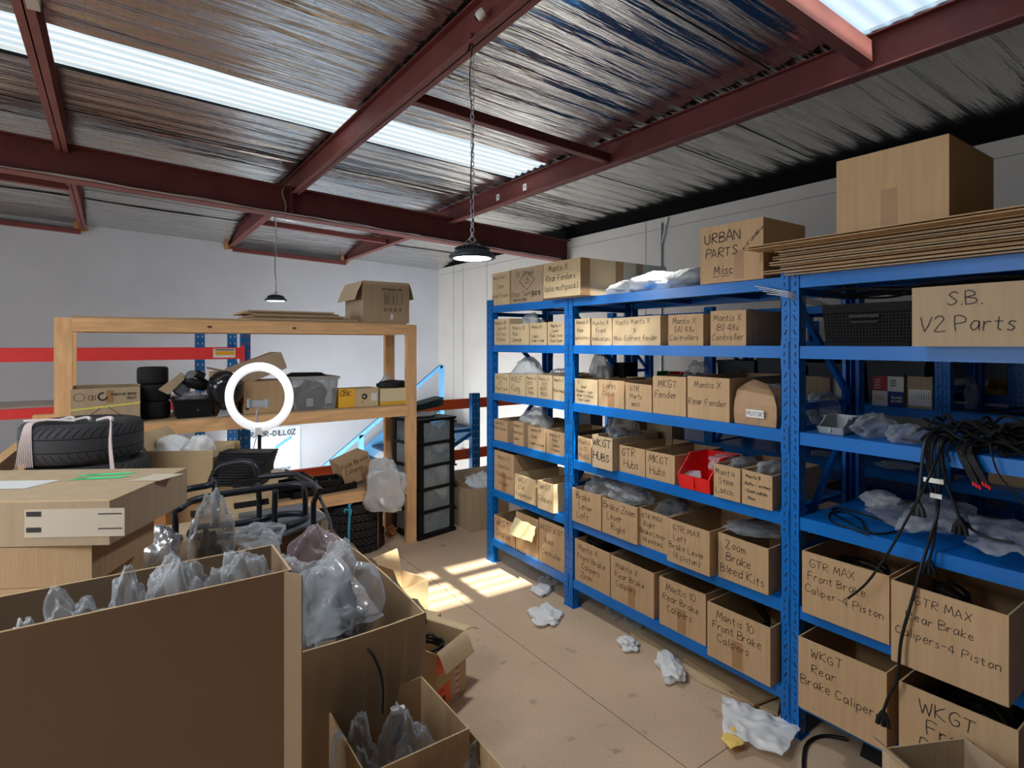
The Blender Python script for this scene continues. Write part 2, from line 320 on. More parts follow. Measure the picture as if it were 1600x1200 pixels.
def write(mb, t, x, y, size, wd, put, mi=1, rnd=None, tilt=0, clean=False):
    """strokes of text t; baseline start x,y in face coordinates; put(u,v)->3d point just off the face"""
    rnd = rnd or random; s = size/6; cx = 0
    for c in t:
        if c not in GP: cx += 2.6; continue
        jy = 0 if clean else rnd.uniform(-.35, .35); js = 1 if clean else rnd.uniform(.9, 1.1); sl = 0 if clean else rnd.uniform(-.05, .14)
        for st in GP[c]:
            P = [Vector((q[0]*js+q[1]*sl, q[1]*js+jy, 0)) for q in st]
            if len(P) > 2 and not clean: P = catmull(P, 2)
            P = [Vector((x+(cx+p.x)*s - tilt*p.y*0, y+p.y*s+tilt*(cx+p.x)*s, 0)) for p in P]
            for a, b in zip(P, P[1:]):
                d = b-a
                if d.length < 1e-6: continue
                d.normalize(); n = Vector((-d.y, d.x, 0))*wd/2; e = d*wd*.3
                q = [a-e+n, a-e-n, b+e-n, b+e+n]
                mb.add([put(k.x, k.y) for k in q], [(0, 1, 2, 3)], mi)
        cx += max(px for st in GP[c] for px, py in st)+1.3
    return cx*s

# ------------------------------------------------------------------ cardboard box
def carton(w, d, h, lines=None, top='open', m=CARD, tape=False, side_tape=False, tsize=None, t0=None, flaps=(), loc=(0, 0, 0), rz=0, label='', cat='box', group=None, name='cardboard_box', ink=INK, deco=None, tilt=None, bow=0, bold=1.0, seed=0, thick=.005, frontdip=0):
    """origin bottom centre, front face is local -y"""
    mb = MB(); T = thick; rnd = random.Random(seed or int(abs(loc[0])*1000+abs(loc[1])*777+abs(loc[2])*55))
    x = w/2; y = d/2
    jit = lambda a=.004: rnd.uniform(-a, a)
    c = [(-x, -y), (x, -y), (x, y), (-x, y)]
    if top == 'open':
        hs = [h+jit() for _ in range(4)]
        inn = [(-x+T, -y+T), (x-T, -y+T), (x-T, y-T), (-x+T, y-T)]
        for i in range(4):
            j = (i+1) % 4
            n = 8; a, b, ia, ib = c[i], c[j], inn[i], inn[j]
            vs = []
            for k in range(n+1):
                t = k/n; bo = bow*math.sin(PI*t)
                ox = (b[1]-a[1]); oy = -(b[0]-a[0]); L = math.hypot(ox, oy); ox /= L; oy /= L
                hh = hs[i]*(1-t)+hs[j]*t - (frontdip*math.sin(PI*t) if i == 0 else 0)
                o0 = (a[0]*(1-t)+b[0]*t, a[1]*(1-t)+b[1]*t); i0 = (ia[0]*(1-t)+ib[0]*t, ia[1]*(1-t)+ib[1]*t)
                vs += [(o0[0], o0[1], 0), (o0[0]+ox*bo, o0[1]+oy*bo, hh), (i0[0]+ox*bo, i0[1]+oy*bo, hh), (i0[0], i0[1], T)]
            fo = []; fe = []; fi = []
            for k in range(n):
                q = 4*k; r = q+4
                fo.append((q, r, r+1, q+1)); fe.append((q+1, r+1, r+2, q+2)); fi.append((q+2, r+2, r+3, q+3))
            mb.add(vs, fo+fi, 0); mb.add(vs, fe, 2)
        mb.box(-x+T, x-T, -y+T, y-T, 0, T, 0)
    else:
        mb.box(-x, x, -y, y, 0, h, 0)
        mb.box(-x, x, -.0015, .0015, h, h+.0006, 3 if tape else 2)
        if tape: mb.box(-x, x, -.028, .028, h, h+.0008, 3)
    put = lambda u, v: (u, -y-.0012, v)
    if tape: mb.box(-.027, .027, -y-.0007, -y, h*.02, h*.5, 3)
    if side_tape:
        for u in (-x*.55, x*.05, x*.7): mb.box(u-.026, u+.026, -y-.0007, -y, 0, h, 4)
    if lines:
        n = len(lines)
        lh = (h*.86)/max(n, 2)
        sz = tsize or min(lh*.62, min(.92*w/(text_width(t)/6+.01) for t in lines))
        sz = min(sz, lh*.72)
        yy = (t0 if t0 is not None else h*.90)-sz
        for t in lines:
            tw = text_width(t)*sz/6; slack = max(0, w*.94-tw)
            write(mb, t, -x*.94+slack*rnd.uniform(.15, .5), yy, sz, max(.0022, sz*.075)*bold, put, 1, rnd, tilt=rnd.uniform(-.02, .02))
            yy -= lh*.98 if n > 1 else lh
    if deco: deco(mb, put, w, d, h, rnd)
    mt = [m, ink, CEDGE, TAPE, CTAPE, WTAPE, ORNG, REDP, GREENL, YELN]
    o = mb.build(name, mt, None, loc, rz)
    if tilt: o.rotation_euler = (tilt[0], tilt[1], rz)
    tag(o, label, cat, group)
    for side, ang, ln in flaps:
        fb = MB()
        if side in 'fb': W, D = w, y
        else: W, D = d, x
        n = 6; vs = []
        for k in range(n+1):
            t = k/n; a = ang + .25*t*(1 if ang > 0 else -1)*0
            rr = t*ln
            vs.append((rr*math.cos(ang) , rr*math.sin(ang)+.012*math.sin(PI*t)))
        P = []
        for (r, zz) in vs:
            for th in (0, T*.8):
                P.append((-W/2+.004, -(D+r), h+zz+th)); P.append((W/2-.004, -(D+r), h+zz+th))
        fs = []
        for k in range(n):
            q = 4*k; r = q+4
            fs += [(q, q+1, r+1, r), (q+2, r+2, r+3, q+3), (q, r, r+2, q+2), (q+1, q+3, r+3, r+1)]
        fs += [(0, 2, 3, 1), (4*n, 4*n+1, 4*n+3, 4*n+2)]
        R = {'f': 0, 'r': PI/2, 'b': PI, 'l': -PI/2}[side]
        M = Matrix.Rotation(R, 4, 'Z')
        P = [M @ Vector(p) for p in P]
        fb.add(P, fs, 0); fb.build('flap', [m], o)
    return o

ORD = ['first', 'second', 'third', 'fourth', 'fifth', 'sixth', 'seventh']
def lump(size, seed, mt, name, loc, rz=0, rough=.35, n=30, flat=True, k=1.6, ridge=.5, cone=0, parent=None, shape=1.0):
    """crumpled closed skin: origin at the bottom centre"""
    mb = MB(); vs = []; off = Vector((seed*7.3, seed*3.1, seed*1.7)); n = int(n*1.5); nu, nv = n, n//2+2
    def crease(p):
        d_ = noise.voronoi(p)[0]; return min(.55, d_[1]-d_[0])
    for j in range(nv+1):
        th = PI*j/nv
        for i in range(nu):
            ph = 2*PI*i/nu
            d = Vector((math.sin(th)*math.cos(ph), math.sin(th)*math.sin(ph), math.cos(th)))
            a = noise.noise(d*k+off)
            r = 1+rough*a*.9-ridge*.26*crease(d*k*1.1+off)-ridge*.15*crease(d*k*2.6+off*1.3)+ridge*.05*noise.noise(d*k*7+off)
            p = d*r
            if cone and p.z > 0: f = max(.25, 1-cone*p.z*.8); p.x *= f; p.y *= f
            if p.z < -.62: p.z = -.62+(p.z+.62)*.1
            vs.append(p)
    lo = [min(v[q] for v in vs) for q in range(3)]; hi = [max(v[q] for v in vs) for q in range(3)]
    vs = [((v.x-(lo[0]+hi[0])/2)/(hi[0]-lo[0])*size[0], (v.y-(lo[1]+hi[1])/2)/(hi[1]-lo[1])*size[1], (v.z-lo[2])/(hi[2]-lo[2])*size[2]) for v in vs]
    fs = [(j*nu+i, (j+1)*nu+i, (j+1)*nu+(i+1) % nu, j*nu+(i+1) % nu) for j in range(nv) for i in range(nu)]
    mb.add(vs, fs, 0, True)
    return mb.build(name, [mt], parent, loc, rz)
def sheet(corners, seed, mt, name, amp=.02, n=26, label='', cat='bag', lift=.004, k=9, group=None, taper=True):
    """one crinkled layer of film or paper spanning four world corners"""
    A, B, C, D = [Vector(c) for c in corners]; mb = MB(); vs = []; O = (A+B+C+D)/4
    nrm = (B-A).cross(D-A).normalized()
    for lay in (0, 1):
        for j in range(n+1):
            for i in range(n+1):
                u, v = i/n, j/n
                e = .07*noise.noise(Vector((u*3+seed, v*3, 5)))
                uu = min(1, max(0, u)); p = (A*(1-uu)+B*uu)*(1-v)+(D*(1-uu)+C*uu)*v
                p += (B-A)*e*(1 if 0 < v < 1 else .6)+(D-A)*.07*noise.noise(Vector((u*4, v*4+seed, 2)))
                q = p*k/1.0
                h = amp*(1.0-2*abs(noise.noise(q*.55+Vector((seed, 0, 0)))))+amp*.6*(1-2*abs(noise.noise(q*1.7+Vector((0, seed, 0)))))
                edge = min(u, 1-u, v, 1-v)
                th = (.0015+lift*min(1, edge*8))*lay
                vs.append(p+nrm*(max(0, h+amp*.8)+th)-O)
    m1 = (n+1)*(n+1); fs = []
    for lay in (0, 1):
        o = lay*m1
        for j in range(n):
            for i in range(n):
                q = (o+j*(n+1)+i, o+j*(n+1)+i+1, o+(j+1)*(n+1)+i+1, o+(j+1)*(n+1)+i)
                fs.append(q if lay else q[::-1])
    mb.add(vs, fs, 0, True)
    o = mb.build(name, [mt], None, O); tag(o, label, cat, group); return o
def bag(px0, py0, px1, py1, D, seed, label, mt=None, depth=.8, cone=0, zb=None, name='plastic_bag', cat='plastic bag', fill=None, ridge=1.0, rough=.5, n=34, k=1.8, group=None, rz=None):
    cx = (px0+px1)/2; b = at_D(cx, py1, D); w = (px1-px0)*D/F; h = (py1-py0)*D/F
    if zb is not None: h += b.z-zb; b.z = zb
    rz = -.6109 if rz is None else rz
    o = lump((w, w*depth, h), seed, mt or BAG, name, b, rz, rough=rough, ridge=ridge, cone=cone, n=n, k=k)
    tag(o, label, cat, group)
    if fill:
        f = lump((w*.62, w*depth*.6, h*.6), seed+3, fill, 'contents', (0, 0, h*.02), rough=.5, ridge=.8, n=20, parent=o, k=2.4)
    return o

# ================================================================== THE SHELL
XW, YW, XL, YB = 5.60, 10.70, -5.0, -4.0
ZG = -3.0
VX, VY = 1.45, 5.62           # stair void: x > VX and y > VY
mb = MB(); mb.box(XL, XW, YB, VY, -.12, 0); mb.box(XL, VX, VY, YW, -.12, 0); struct(mb.build('floor', [FLOORM]))
mb = MB()
for x in (-3.0, -.56, 1.88, 4.32): mb.box(x-.0015, x+.0015, YB, VY if x > VX else YW, 0, .0006)
for y, xa in ((-2.2, XL), (1.44, XL), (5.08, XL)): mb.box(xa, XW, y-.0015, y+.0015, 0, .0005)
struct(mb.build('trim_1', [mat('floor_joint', (.10, .06, .035), .9)]))
mb = MB(); mb.box(VX-.2, XW, VY-.2, YW, ZG-.1, ZG); struct(mb.build('floor_lower', [mat('concrete', (.35, .35, .34), .8, var=.1)]))
# walls
def wall_z(x): return 3.47-.04*x
mb = MB()
mb.add([(XL, YW, ZG), (XW+.2, YW, ZG), (XW+.2, YW, zroof(XW)), (XL, YW, zroof(XL)), (XL, YW+.15, ZG), (XW+.2, YW+.15, ZG), (XW+.2, YW+.15, zroof(XW)), (XL, YW+.15, zroof(XL))],
       [(0, 1, 2, 3), (7, 6, 5, 4), (3, 2, 6, 7)]); struct(mb.build('wall_far', [WALLF]))
mb = MB(); mb.box(XW, XW+.15, YB, YW, ZG, 3.27)
for y in (10.05, 8.8, 5.0, 2.6, .2, -2.2): mb.box(XW-.002, XW, y-.006, y+.006, ZG, 3.27, 1)
mb.box(XW-.002, XW, YB, YW, 3.13, 3.136, 1)
struct(mb.build('wall_right', [WALLR, mat('panel_joint', (.22, .21, .19), .8)]))
mb = MB(); mb.box(XW+.02, XW+.17, YB, YW, 3.27, zroof(XW)+.05); struct(mb.build('wall_right_eaves', [mat('eaves_shadow', (.006, .006, .006), .95, spec=.05)]))  # eaves band coloured near black for the shadow in the recess
mb = MB(); mb.box(XL-.15, XW+.2, YB-.15, YB, 0, 3.9); struct(mb.build('wall_back', [mat('back_wall_paint', (.30, .29, .28), .8)]))
mb = MB(); mb.box(XL-.15, XL, YB, YW, -.1, .8); mb.box(XL-.15, XL, YB, YW, 2.7, 3.9)
ys = [YB]+[v for a, b in WIN for v in (a, b)]+[YW]
for i in range(0, len(ys), 2): mb.box(XL-.15, XL, ys[i], ys[i+1], .8, 2.7)
struct(mb.build('wall_left', [WALLF]))
for i, (a, b) in enumerate(WIN):
    mb = MB()
    for y in (a, (a+b)/2, b): mb.box(XL-.1, XL-.04, y-.025, y+.025, .8, 2.7)
    for z in (.82, 1.75, 2.68): mb.box(XL-.1, XL-.04, a, b, z-.025, z+.025)
    o = struct(mb.build('window_%d' % (i+1), [WHITE]))
    g = MB(); g.box(XL-.075, XL-.07, a, b, .8, 2.7); g.build('pane', [GLASS], o)
# roof foil, corrugated with the roof sheets, cut out round the skylights
def foil_z(x, y):
    wv = .010*math.sin(y*2*PI/.19)+.016*noise.noise(Vector((x*.55, y*3.2, 0)))+.010*noise.noise(Vector((x*1.3, y*9, 3)))
    fx = [abs(x-p) for p in PURX]; d = min(fx)
    return zroof(x)-.008+wv*min(1, d/.35+.25)
PURX = [-4.30, -2.34, -.38, 1.64, 3.61]
XS = [XL]+[p for p in []]; xs = []
x = XL
while x < XW+.16: xs.append(x); x += .11
xs.append(XW+.16)
def seg(y0, y1, x0, x1, mbx):
    ny = max(2, int((y1-y0)/.024)); xx = [v for v in xs if x0 < v < x1]; xx = [x0]+xx+[x1]; vs = []
    for j in range(ny+1):
        y = y0+(y1-y0)*j/ny
        for a in xx: vs.append((a, y, foil_z(a, y)))
    n = len(xx)
    mbx.add(vs, [(j*n+i, j*n+i+1, (j+1)*n+i+1, (j+1)*n+i) for j in range(ny) for i in range(n-1)], 0, True)
mb = MB(); yy = YB; XE = XW+.16
for y0, y1, x0, x1 in ((.96, 1.62, -4.8, 3.72), (4.48, 5.14, -4.8, 3.62)):
    seg(yy, y0, XL, XE, mb); seg(y0, y1, XL, x0, mb); seg(y0, y1, x1, XE, mb); yy = y1
seg(yy, YW, XL, XE, mb)
ny = 20; vs = []
for j in range(ny+1):
    t_ = j/ny
    for a in xs: vs.append((a, YW-1.1+1.09*t_, (foil_z(a, YW-1.1+t_)-.012)*(1-t_)+t_*wall_z(a)))
mb.add(vs, [(j*len(xs)+i, j*len(xs)+i+1, (j+1)*len(xs)+i+1, (j+1)*len(xs)+i) for j in range(ny) for i in range(len(xs)-1)], 0, True)
o = struct(mb.build('ceiling', [FOIL]))
mb = MB()
for y, x0, x1 in ((5.95, -3, 3.5), (2.05, 1.7, 3.5), (8.9, -.3, 1.6), (5.4, 3.65, 5.3), (7.9, -.3, 1.6), (3.3, 3.7, 5.3), (4.35, 3.7, 5.2), (2.7, 3.7, 5.3)):
    mb.bar((x0, y, zroof(x0)-.035), (x1, y+.02, zroof(x1)-.035), .010, .006)
struct(mb.build('trim_2', [BLACKM]))
mb = MB(); q = []
for y0, y1, x0, x1 in SKYL:
    ny = 44; nx = 3; vs = []
    for j in range(ny+1):
        y = y0-.03+(y1-y0+.06)*j/ny
        for i in range(nx+1):
            a = x0-.03+(x1-x0+.06)*i/nx; vs.append((a, y, zroof(a)+.030+.014*math.sin(y*2*PI/.11)))
    k = MB(); k.add(vs, [(j*(nx+1)+i, j*(nx+1)+i+1, (j+1)*(nx+1)+i+1, (j+1)*(nx+1)+i) for j in range(ny) for i in range(nx)], 0, True)
    o = struct(k.build('skylight_window', [SKYM if (y0 < 2 and x0 > 0) else SKYD]))
# solid roof sheet outside so that sun and sky come in only through the skylights
mb = MB()
def slab(y0, y1, x0, x1):
    if y1 <= y0 or x1 <= x0: return
    mb.hexa([(x0, y0, zroof(x0)+.06), (x1, y0, zroof(x1)+.06), (x1, y1, zroof(x1)+.06), (x0, y1, zroof(x0)+.06),
             (x0, y0, zroof(x0)+.08), (x1, y0, zroof(x1)+.08), (x1, y1, zroof(x1)+.08), (x0, y1, zroof(x0)+.08)])
yy = YB-.2
for y0, y1, x0, x1 in ((.96, 1.62, -4.8, 3.72), (4.48, 5.14, -4.8, 3.62)):
    slab(yy, y0, XL-.2, XE+.1); slab(y0, y1, XL-.2, x0); slab(y0, y1, x1, XE+.1); yy = y1
slab(yy, YW+.2, XL-.2, XE+.1)
struct(mb.build('roof', [GALV]))

# steel: purlins (running away from the camera), rafters, braces
def steel(o, label): tag(o, label, 'roof beam'); o['kind'] = 'structure'; return o
for i, x in enumerate(PURX):
    mb = MB(); zt = zroof(x)-.03; zb = zt-.215
    mb.box(x-.004, x+.004, YB, YW, zb, zt)                     # web
    mb.box(x-.045, x+.045, YB, YW-.02, zb, zb+.010, 1); mb.box(x-.045, x+.045, YB, YW, zt-.01, zt)
    if i == 4:
        for px in (778, 820):
            p = at_X(px, 300, x-.004); mb.box(x-.007, x-.0045, p.y-.03, p.y+.03, zb+.07, zb+.14, 2)
            mb.box(x-.008, x-.007, p.y-.008, p.y+.008, zb+.10, zb+.12, 3)
    if i == 3:
        for y in (4.8, 5.35): mb.box(x+.0045, x+.007, y-.02, y+.02, zb+.08, zb+.12, 2)
    steel(mb.build('roof_beam', [STEEL, STEEL2, WHITE, INKB]), 'long red oxide roof beam running away to the far wall, %s of five from the window wall' % ORD[i])
    if i > 0:
        k = MB(); k.box(x-.10, x-.05, YW-.09, YW, zb-.05, zb+.16); k.box(x-.05, x+.06, YW-.03, YW, zb-.04, zb)
        struct(k.build('trim_%d' % (10+i), [mat('timber_packer', (.42, .17, .05), .7)]))
mb = MB(); YR = 6.55; n = 10
def rz_(x): return 3.512-.0425*x-.03
P = [(-4.99, 0), (XW-.01, 0)]
for (ya, yb, za, zb_, mi) in ((YR-.005, YR+.005, -.31, 0, 0), (YR-.09, YR+.09, -.322, -.31, 1), (YR-.09, YR+.09, -.012, 0, 0)):
    x0, x1 = XL+.01, XW-.005
    mb.hexa([(x0, ya, rz_(x0)+za), (x1, ya, rz_(x1)+za), (x1, yb, rz_(x1)+za), (x0, yb, rz_(x0)+za), (x0, ya, rz_(x0)+zb_), (x1, ya, rz_(x1)+zb_), (x1, yb, rz_(x1)+zb_), (x0, yb, rz_(x0)+zb_)], mi)
mb.box(1.59, 1.60, YR-.09, YR, rz_(1.6)-.31, rz_(1.6)-.012)
steel(mb.build('roof_beam', [STEEL, STEEL2]), 'deep dark red steel rafter crossing the room below the long roof beams')
# braces between the purlins
def brace(x0, x1, y, z, h, m=STEEL, y1=None, label=''):
    mb = MB(); y1 = y if y1 is None else y1
    mb.bar((x0, y, z), (x1, y1, z-.04*(x1-x0)), .012, h, 0); mb.bar((x0, y+.03, z-h/2), (x1, y1+.03, z-.04*(x1-x0)-h/2), .065, .008, 1)
    return steel(mb.build('roof_brace', [m, STEEL2]), label)
brace(1.65, 3.60, 3.62, 3.42, .07, label='short red brace between two long roof beams beside the hanging lamp chain')
o = brace(-.3, 3.60, 1.50, 3.54, .12, m=STEEL2, label='bright red angle brace beside the skylight above the shelving')
brace(1.65, 3.60, 8.6, 3.42, .07, label='short red brace beyond the deep rafter, above the second lamp')
brace(-2.3, -.4, 7.9, 3.50, .07, label='short red brace beyond the deep rafter, at the window side')
brace(1.65, 3.60, 10.6, 3.30, .06, label='red angle along the far wall top between timber packers')
brace(-2.3, -.4, 10.6, 3.44, .06, label='red angle along the far wall top at the window side')
# cable clipped along the rafter flange
mb = MB(); pts = []
for i in range(60):
    x = -3+8.4*i/59; pts.append((x, YR-.095, rz_(x)-.305+.012*noise.noise(Vector((x*3, 0, 1)))))
mb.tube(pts, .006, 5)
mb.tube([(p[0], p[1]-.008, p[2]+.018*noise.noise(Vector((p[0]*2, 5, 1)))+.004) for p in pts[:44]], .005, 5)
mb.tube([(1.53, YR-.03, rz_(1.5)-.01), (1.50, YR-.05, rz_(1.5)-.08), (1.54, YR-.04, rz_(1.5)-.2), (1.52, YR-.095, rz_(1.5)-.305)], .007, 5, smooth_path=4)
tag(mb.build('cable', [mat('grey_cable', (.42, .40, .38), .6)]), 'grey cable clipped along the lower flange of the deep red rafter', 'cable')
# conduit and socket, camera dome on beam
p = at_X(1033, 345, XW-.02); mb = MB(); mb.tube([(XW-.02, p.y, 0), (XW-.02, p.y, 3.2)], .014, 8)
mb.tube([(XW-.02, p.y-.02, 2.95), (XW-.03, p.y-.05, 3.05), (XW-.02, p.y-.10, 3.25)], .01, 6, smooth_path=4)
tag(mb.build('conduit', [GALV]), 'grey electrical conduit running down the cream side wall above the shelving', 'conduit')
p = at_X(723, 708, XW-.02); mb = MB(); mb.tube([(XW-.015, p.y, 3.2), (XW-.015, p.y, p.z)], .007, 6)
mb.box(XW-.05, XW-.001, p.y-.07, p.y+.07, p.z-.09, p.z+.09)
tag(mb.build('wall_socket', [SOCK]), 'grey wall socket at the end of a thin conduit by the corner', 'socket')
mb = MB(); p = at_X(757, 37, 1.64)
mb.lathe([(0, -.05), (.03, -.045), (.042, -.02), (.042, .03), (.035, .04), (0, .04)], n=20)
mb.lathe([(.0, -.065), (.02, -.062), (.027, -.045), (.03, -.04)], n=20, mi=1)
mb.v = [(a*.62, b*.62, c*.62) for a, b, c in mb.v]
o = mb.build('security_camera', [WHITE, BLACK], None, (1.64-.05, at_X(752, 45, 1.59).y, 3.44)); o.rotation_euler = (PI/2*.7, 0, .6)
tag(o, 'small white dome camera on the roof beam above the lamp chain', 'camera')
mb = MB(); mb.box(-.37+.005, -.31, 3.70, 3.82, 3.42, 3.58); tag(mb.build('junction_box', [mat('jb', (.45, .42, .36), .6)]), 'beige junction box fixed to the first roof beam by the skylight', 'junction box')

# hanging high bay lamps
def lamp(x, y, z, ztop, label, r=.128, cable_side=True):
    t = empty('pendant_lamp', (x, y, z)); tag(t, label, 'lamp', None)
    mb = MB(); mb.lathe([(.0, .075), (.035, .075), (.045, .06), (.06, .05), (r*.78, .038), (r, .012), (r, .0), (r*.9, -.004), (r*.80, .004)], n=40)
    for i in range(28):
        a = 2*PI*i/28; ca, sa = math.cos(a), math.sin(a)
        mb.bar((.04*ca, .04*sa, .066), (r*.74*ca, r*.74*sa, .046), .004, .018)
    mb.build('housing', [DARKM], t)
    k = MB(); k.lathe([(r*.80, -.001), (r*.6, -.006), (0, -.008)], n=40)
    k.build('lens', [mat('lamp_lens', (.9, .9, .9), .4, emit=(.93, .97, 1), es=9)], t)
    k = MB(); k.tube([(.0, .0, .12), (.018, 0, .105), (.0, 0, .085), (-.018, 0, .105)], .004, 6, closed=True, smooth_path=4)
    for s in (-1, 1): k.tube([(0, 0, .125), (s*.10, 0, .03)], .0014, 4)
    k.build('hook', [GALV], t)
    c = MB(); zz = .12; i = 0; H = ztop-z
    while zz < H-.15:
        if i % 2: P = [(.0085, 0), (.0085, .022), (-.0085, .022), (-.0085, 0)]; pts = [(a, 0, zz+b) for a, b in P]
        else: P = [(.0085, 0), (.0085, .022), (-.0085, .022), (-.0085, 0)]; pts = [(0, a, zz+b) for a, b in P]
        c.tube(pts, .0028, 5, closed=True, smooth_path=2); zz += .026; i += 1
    c.build('chain', [GALV], t)
    k = MB(); pts = [(.004, .004, .07)]
    q = .12
    while q < H: pts.append((.010*math.sin(q*11)-.004, .006*math.cos(q*7), q)); q += .09
    pts += [(-.03, 0, H-.12), (.0, .0, H-.02), (.0, .02, H)]
    k.tube(pts, .0035, 5, smooth_path=3); k.build('cord', [BLACK], t)
    l = light('lamp_glow', 'AREA', (0, 0, -.02), (0, 0, 0), energy=14, color=(.92, .96, 1)); l.data.shape = 'DISK'; l.data.size = r*1.5; l.parent = t
    return t
p = at_X(738, 398, 1.62); lamp(p.x, p.y, p.z-.02, 3.42, 'round dark high bay lamp hanging on a chain over the aisle, lit')
p = at_X(431, 470, 1.62); lamp(p.x, p.y, p.z, 3.42, 'small distant high bay lamp hanging beyond the rafter near the far wall')

# ================================================================== BLUE SHELVING
PW = .085
def post(mb, x, y, z1, fx, levels=(), slots=True, w=PW, zb=0, plates=True):
    """upright: x = outer face, fx=+1 the section goes towards +x"""
    y0, y1 = y-w/2, y+w/2; d = .05*fx
    a, b = min(x, x+.003*fx), max(x, x+.003*fx)
    mb.box(a, b, y0, y1, zb, z1)                                       # face
    for yy in (y0, y1-.003, y-.0015): mb.box(min(x, x+d), max(x, x+d), yy, yy+.003, zb, z1)
    mb.box(min(x+d, x+d-.003*fx), max(x+d, x+d-.003*fx), y0, y0+.02, zb, z1); mb.box(min(x+d, x+d-.003*fx), max(x+d, x+d-.003*fx), y1-.02, y1, zb, z1)
    if zb == 0: mb.box(min(x-.004*fx, x+.07*fx), max(x-.004*fx, x+.07*fx), y0-.008, y1+.008, 0, .004)
    if slots:
        xo = x-.0008*fx; z = zb+.05; k = 0
        while z < z1-.03:
            for s in (-1, 1):
                yc = y+s*w*.24; t = .006*s
                mb.quad((xo, yc-.003+t, z), (xo, yc+.003+t, z), (xo, yc+.003-t, z+.024), (xo, yc-.003-t, z+.024), 1)
                mb.quad((xo, yc-.004, z+.043), (xo, yc, z+.039), (xo, yc+.004, z+.043), (xo, yc, z+.047), 1)
            for zz in (z+.01,):
                for yy in (y0-.0006, y1+.0006): mb.quad((x+.02*fx, yy, zz), (x+.028*fx, yy, zz), (x+.028*fx, yy, zz+.02), (x+.02*fx, yy, zz+.02), 1)
            z += .0625
def shelving(xf, xb, posts, levels, z1, label, y_ends, board=True, backslots=False, lv_by_bay=None):
    t = empty('shelving_unit', ((xf+xb)/2, sum(posts)/len(posts), 0)); tag(t, label, 'shelving'); O = t.location
    def fin(mb, name, m): 
        mb.v = [(a-O.x, b-O.y, c-O.z) for a, b, c in mb.v]; return mb.build(name, m, t)
    for y in posts:
        mb = MB(); post(mb, xf, y, z1+.012, 1); fin(mb, 'upright', [BLUE, SLOT])
        mb = MB(); post(mb, xb, y, z1+.012, -1, slots=True); fin(mb, 'upright', [BLUE, SLOT])
        mb = MB(); z = .25; s = 0
        for z in (.14, .78, 1.42, 1.93): mb.bar((xf+.04, y, z), (xb-.04, y, z), .02, .03)
        for z, z2 in ((.14, .72), (1.36, .78), (1.42, 1.90)): mb.bar((xf+.04, y, z2 if z2 > z else z2), (xb-.04, y, z), .02, .03) if z2 > z else mb.bar((xf+.04, y, z2), (xb-.04, y, z), .02, .03)
        fin(mb, 'side_brace', [BLUE])
    ends = y_ends or posts
    for i in range(len(ends)-1):
        ya, yb = ends[i]+PW/2, ends[i+1]-PW/2
        lv = (lv_by_bay or {}).get(i, levels)
        for z in lv:
            for X, sg in ((xf, 1), (xb, -1)):
                mb = MB()
                mb.box(min(X, X+.032*sg), max(X, X+.032*sg), ya, yb, z-.054, z-.002)
                mb.box(min(X-.004*sg, X), max(X-.004*sg, X), ya-.036, ya-.002, z-.10, z+.02); mb.box(min(X-.004*sg, X), max(X-.004*sg, X), yb+.002, yb+.036, z-.10, z+.02)
                mb.box(min(X+.032*sg, X+.045*sg), max(X+.032*sg, X+.045*sg), ya, yb, z-.054, z-.026)
                for e, ee in ((ya-.018, 1), (yb+.018, -1)):
                    xo = X-.0048*sg
                    for zz in (z-.08, z-.045, z-.01): mb.quad((xo, e-.0025, zz), (xo, e+.0025, zz), (xo, e+.0015, zz+.018), (xo, e-.0035, zz+.018), 1)
                fin(mb, 'beam', [BLUE, SLOT])
            if board:
                mb = MB(); mb.box(xf+.002, xb-.002, ya, yb, z-.018, z)
                for q in (.33, .66): mb.box(xf+.03, xb-.03, ya+(yb-ya)*q-.015, ya+(yb-ya)*q+.015, z-.045, z-.018)
                fin(mb, 'shelf_board', [BLUE])
    return t
XF, XB = 2.414, 3.014
P1, P2, P3, P4 = 3.75, 2.807, 1.335, -.40
LV = [.188, .572, .955, 1.32, 1.69, 1.994]
shelving(XF, XB, [P4, P3, P2, P1], LV, 2.03, 'long run of blue steel shelving full of marked boxes along the aisle', None)
R2F, R2B = 4.12, 4.72
Q = [-.33, 1.33, 2.99, 4.15]
shelving(R2F, R2B, Q, [.18, .50, .87, 1.29, 1.66, 1.97], 2.0, 'blue steel shelving run behind the first, facing it across a narrow aisle', None, lv_by_bay={2: [.18, .50, .86, 1.20, 1.66, 1.97]})
shelving(4.80, 5.40, [-.6, 1.15, 2.75], [.2, .6, .98, 1.355, 1.72], 1.9, 'blue steel shelving standing against the cream side wall behind the others', None)

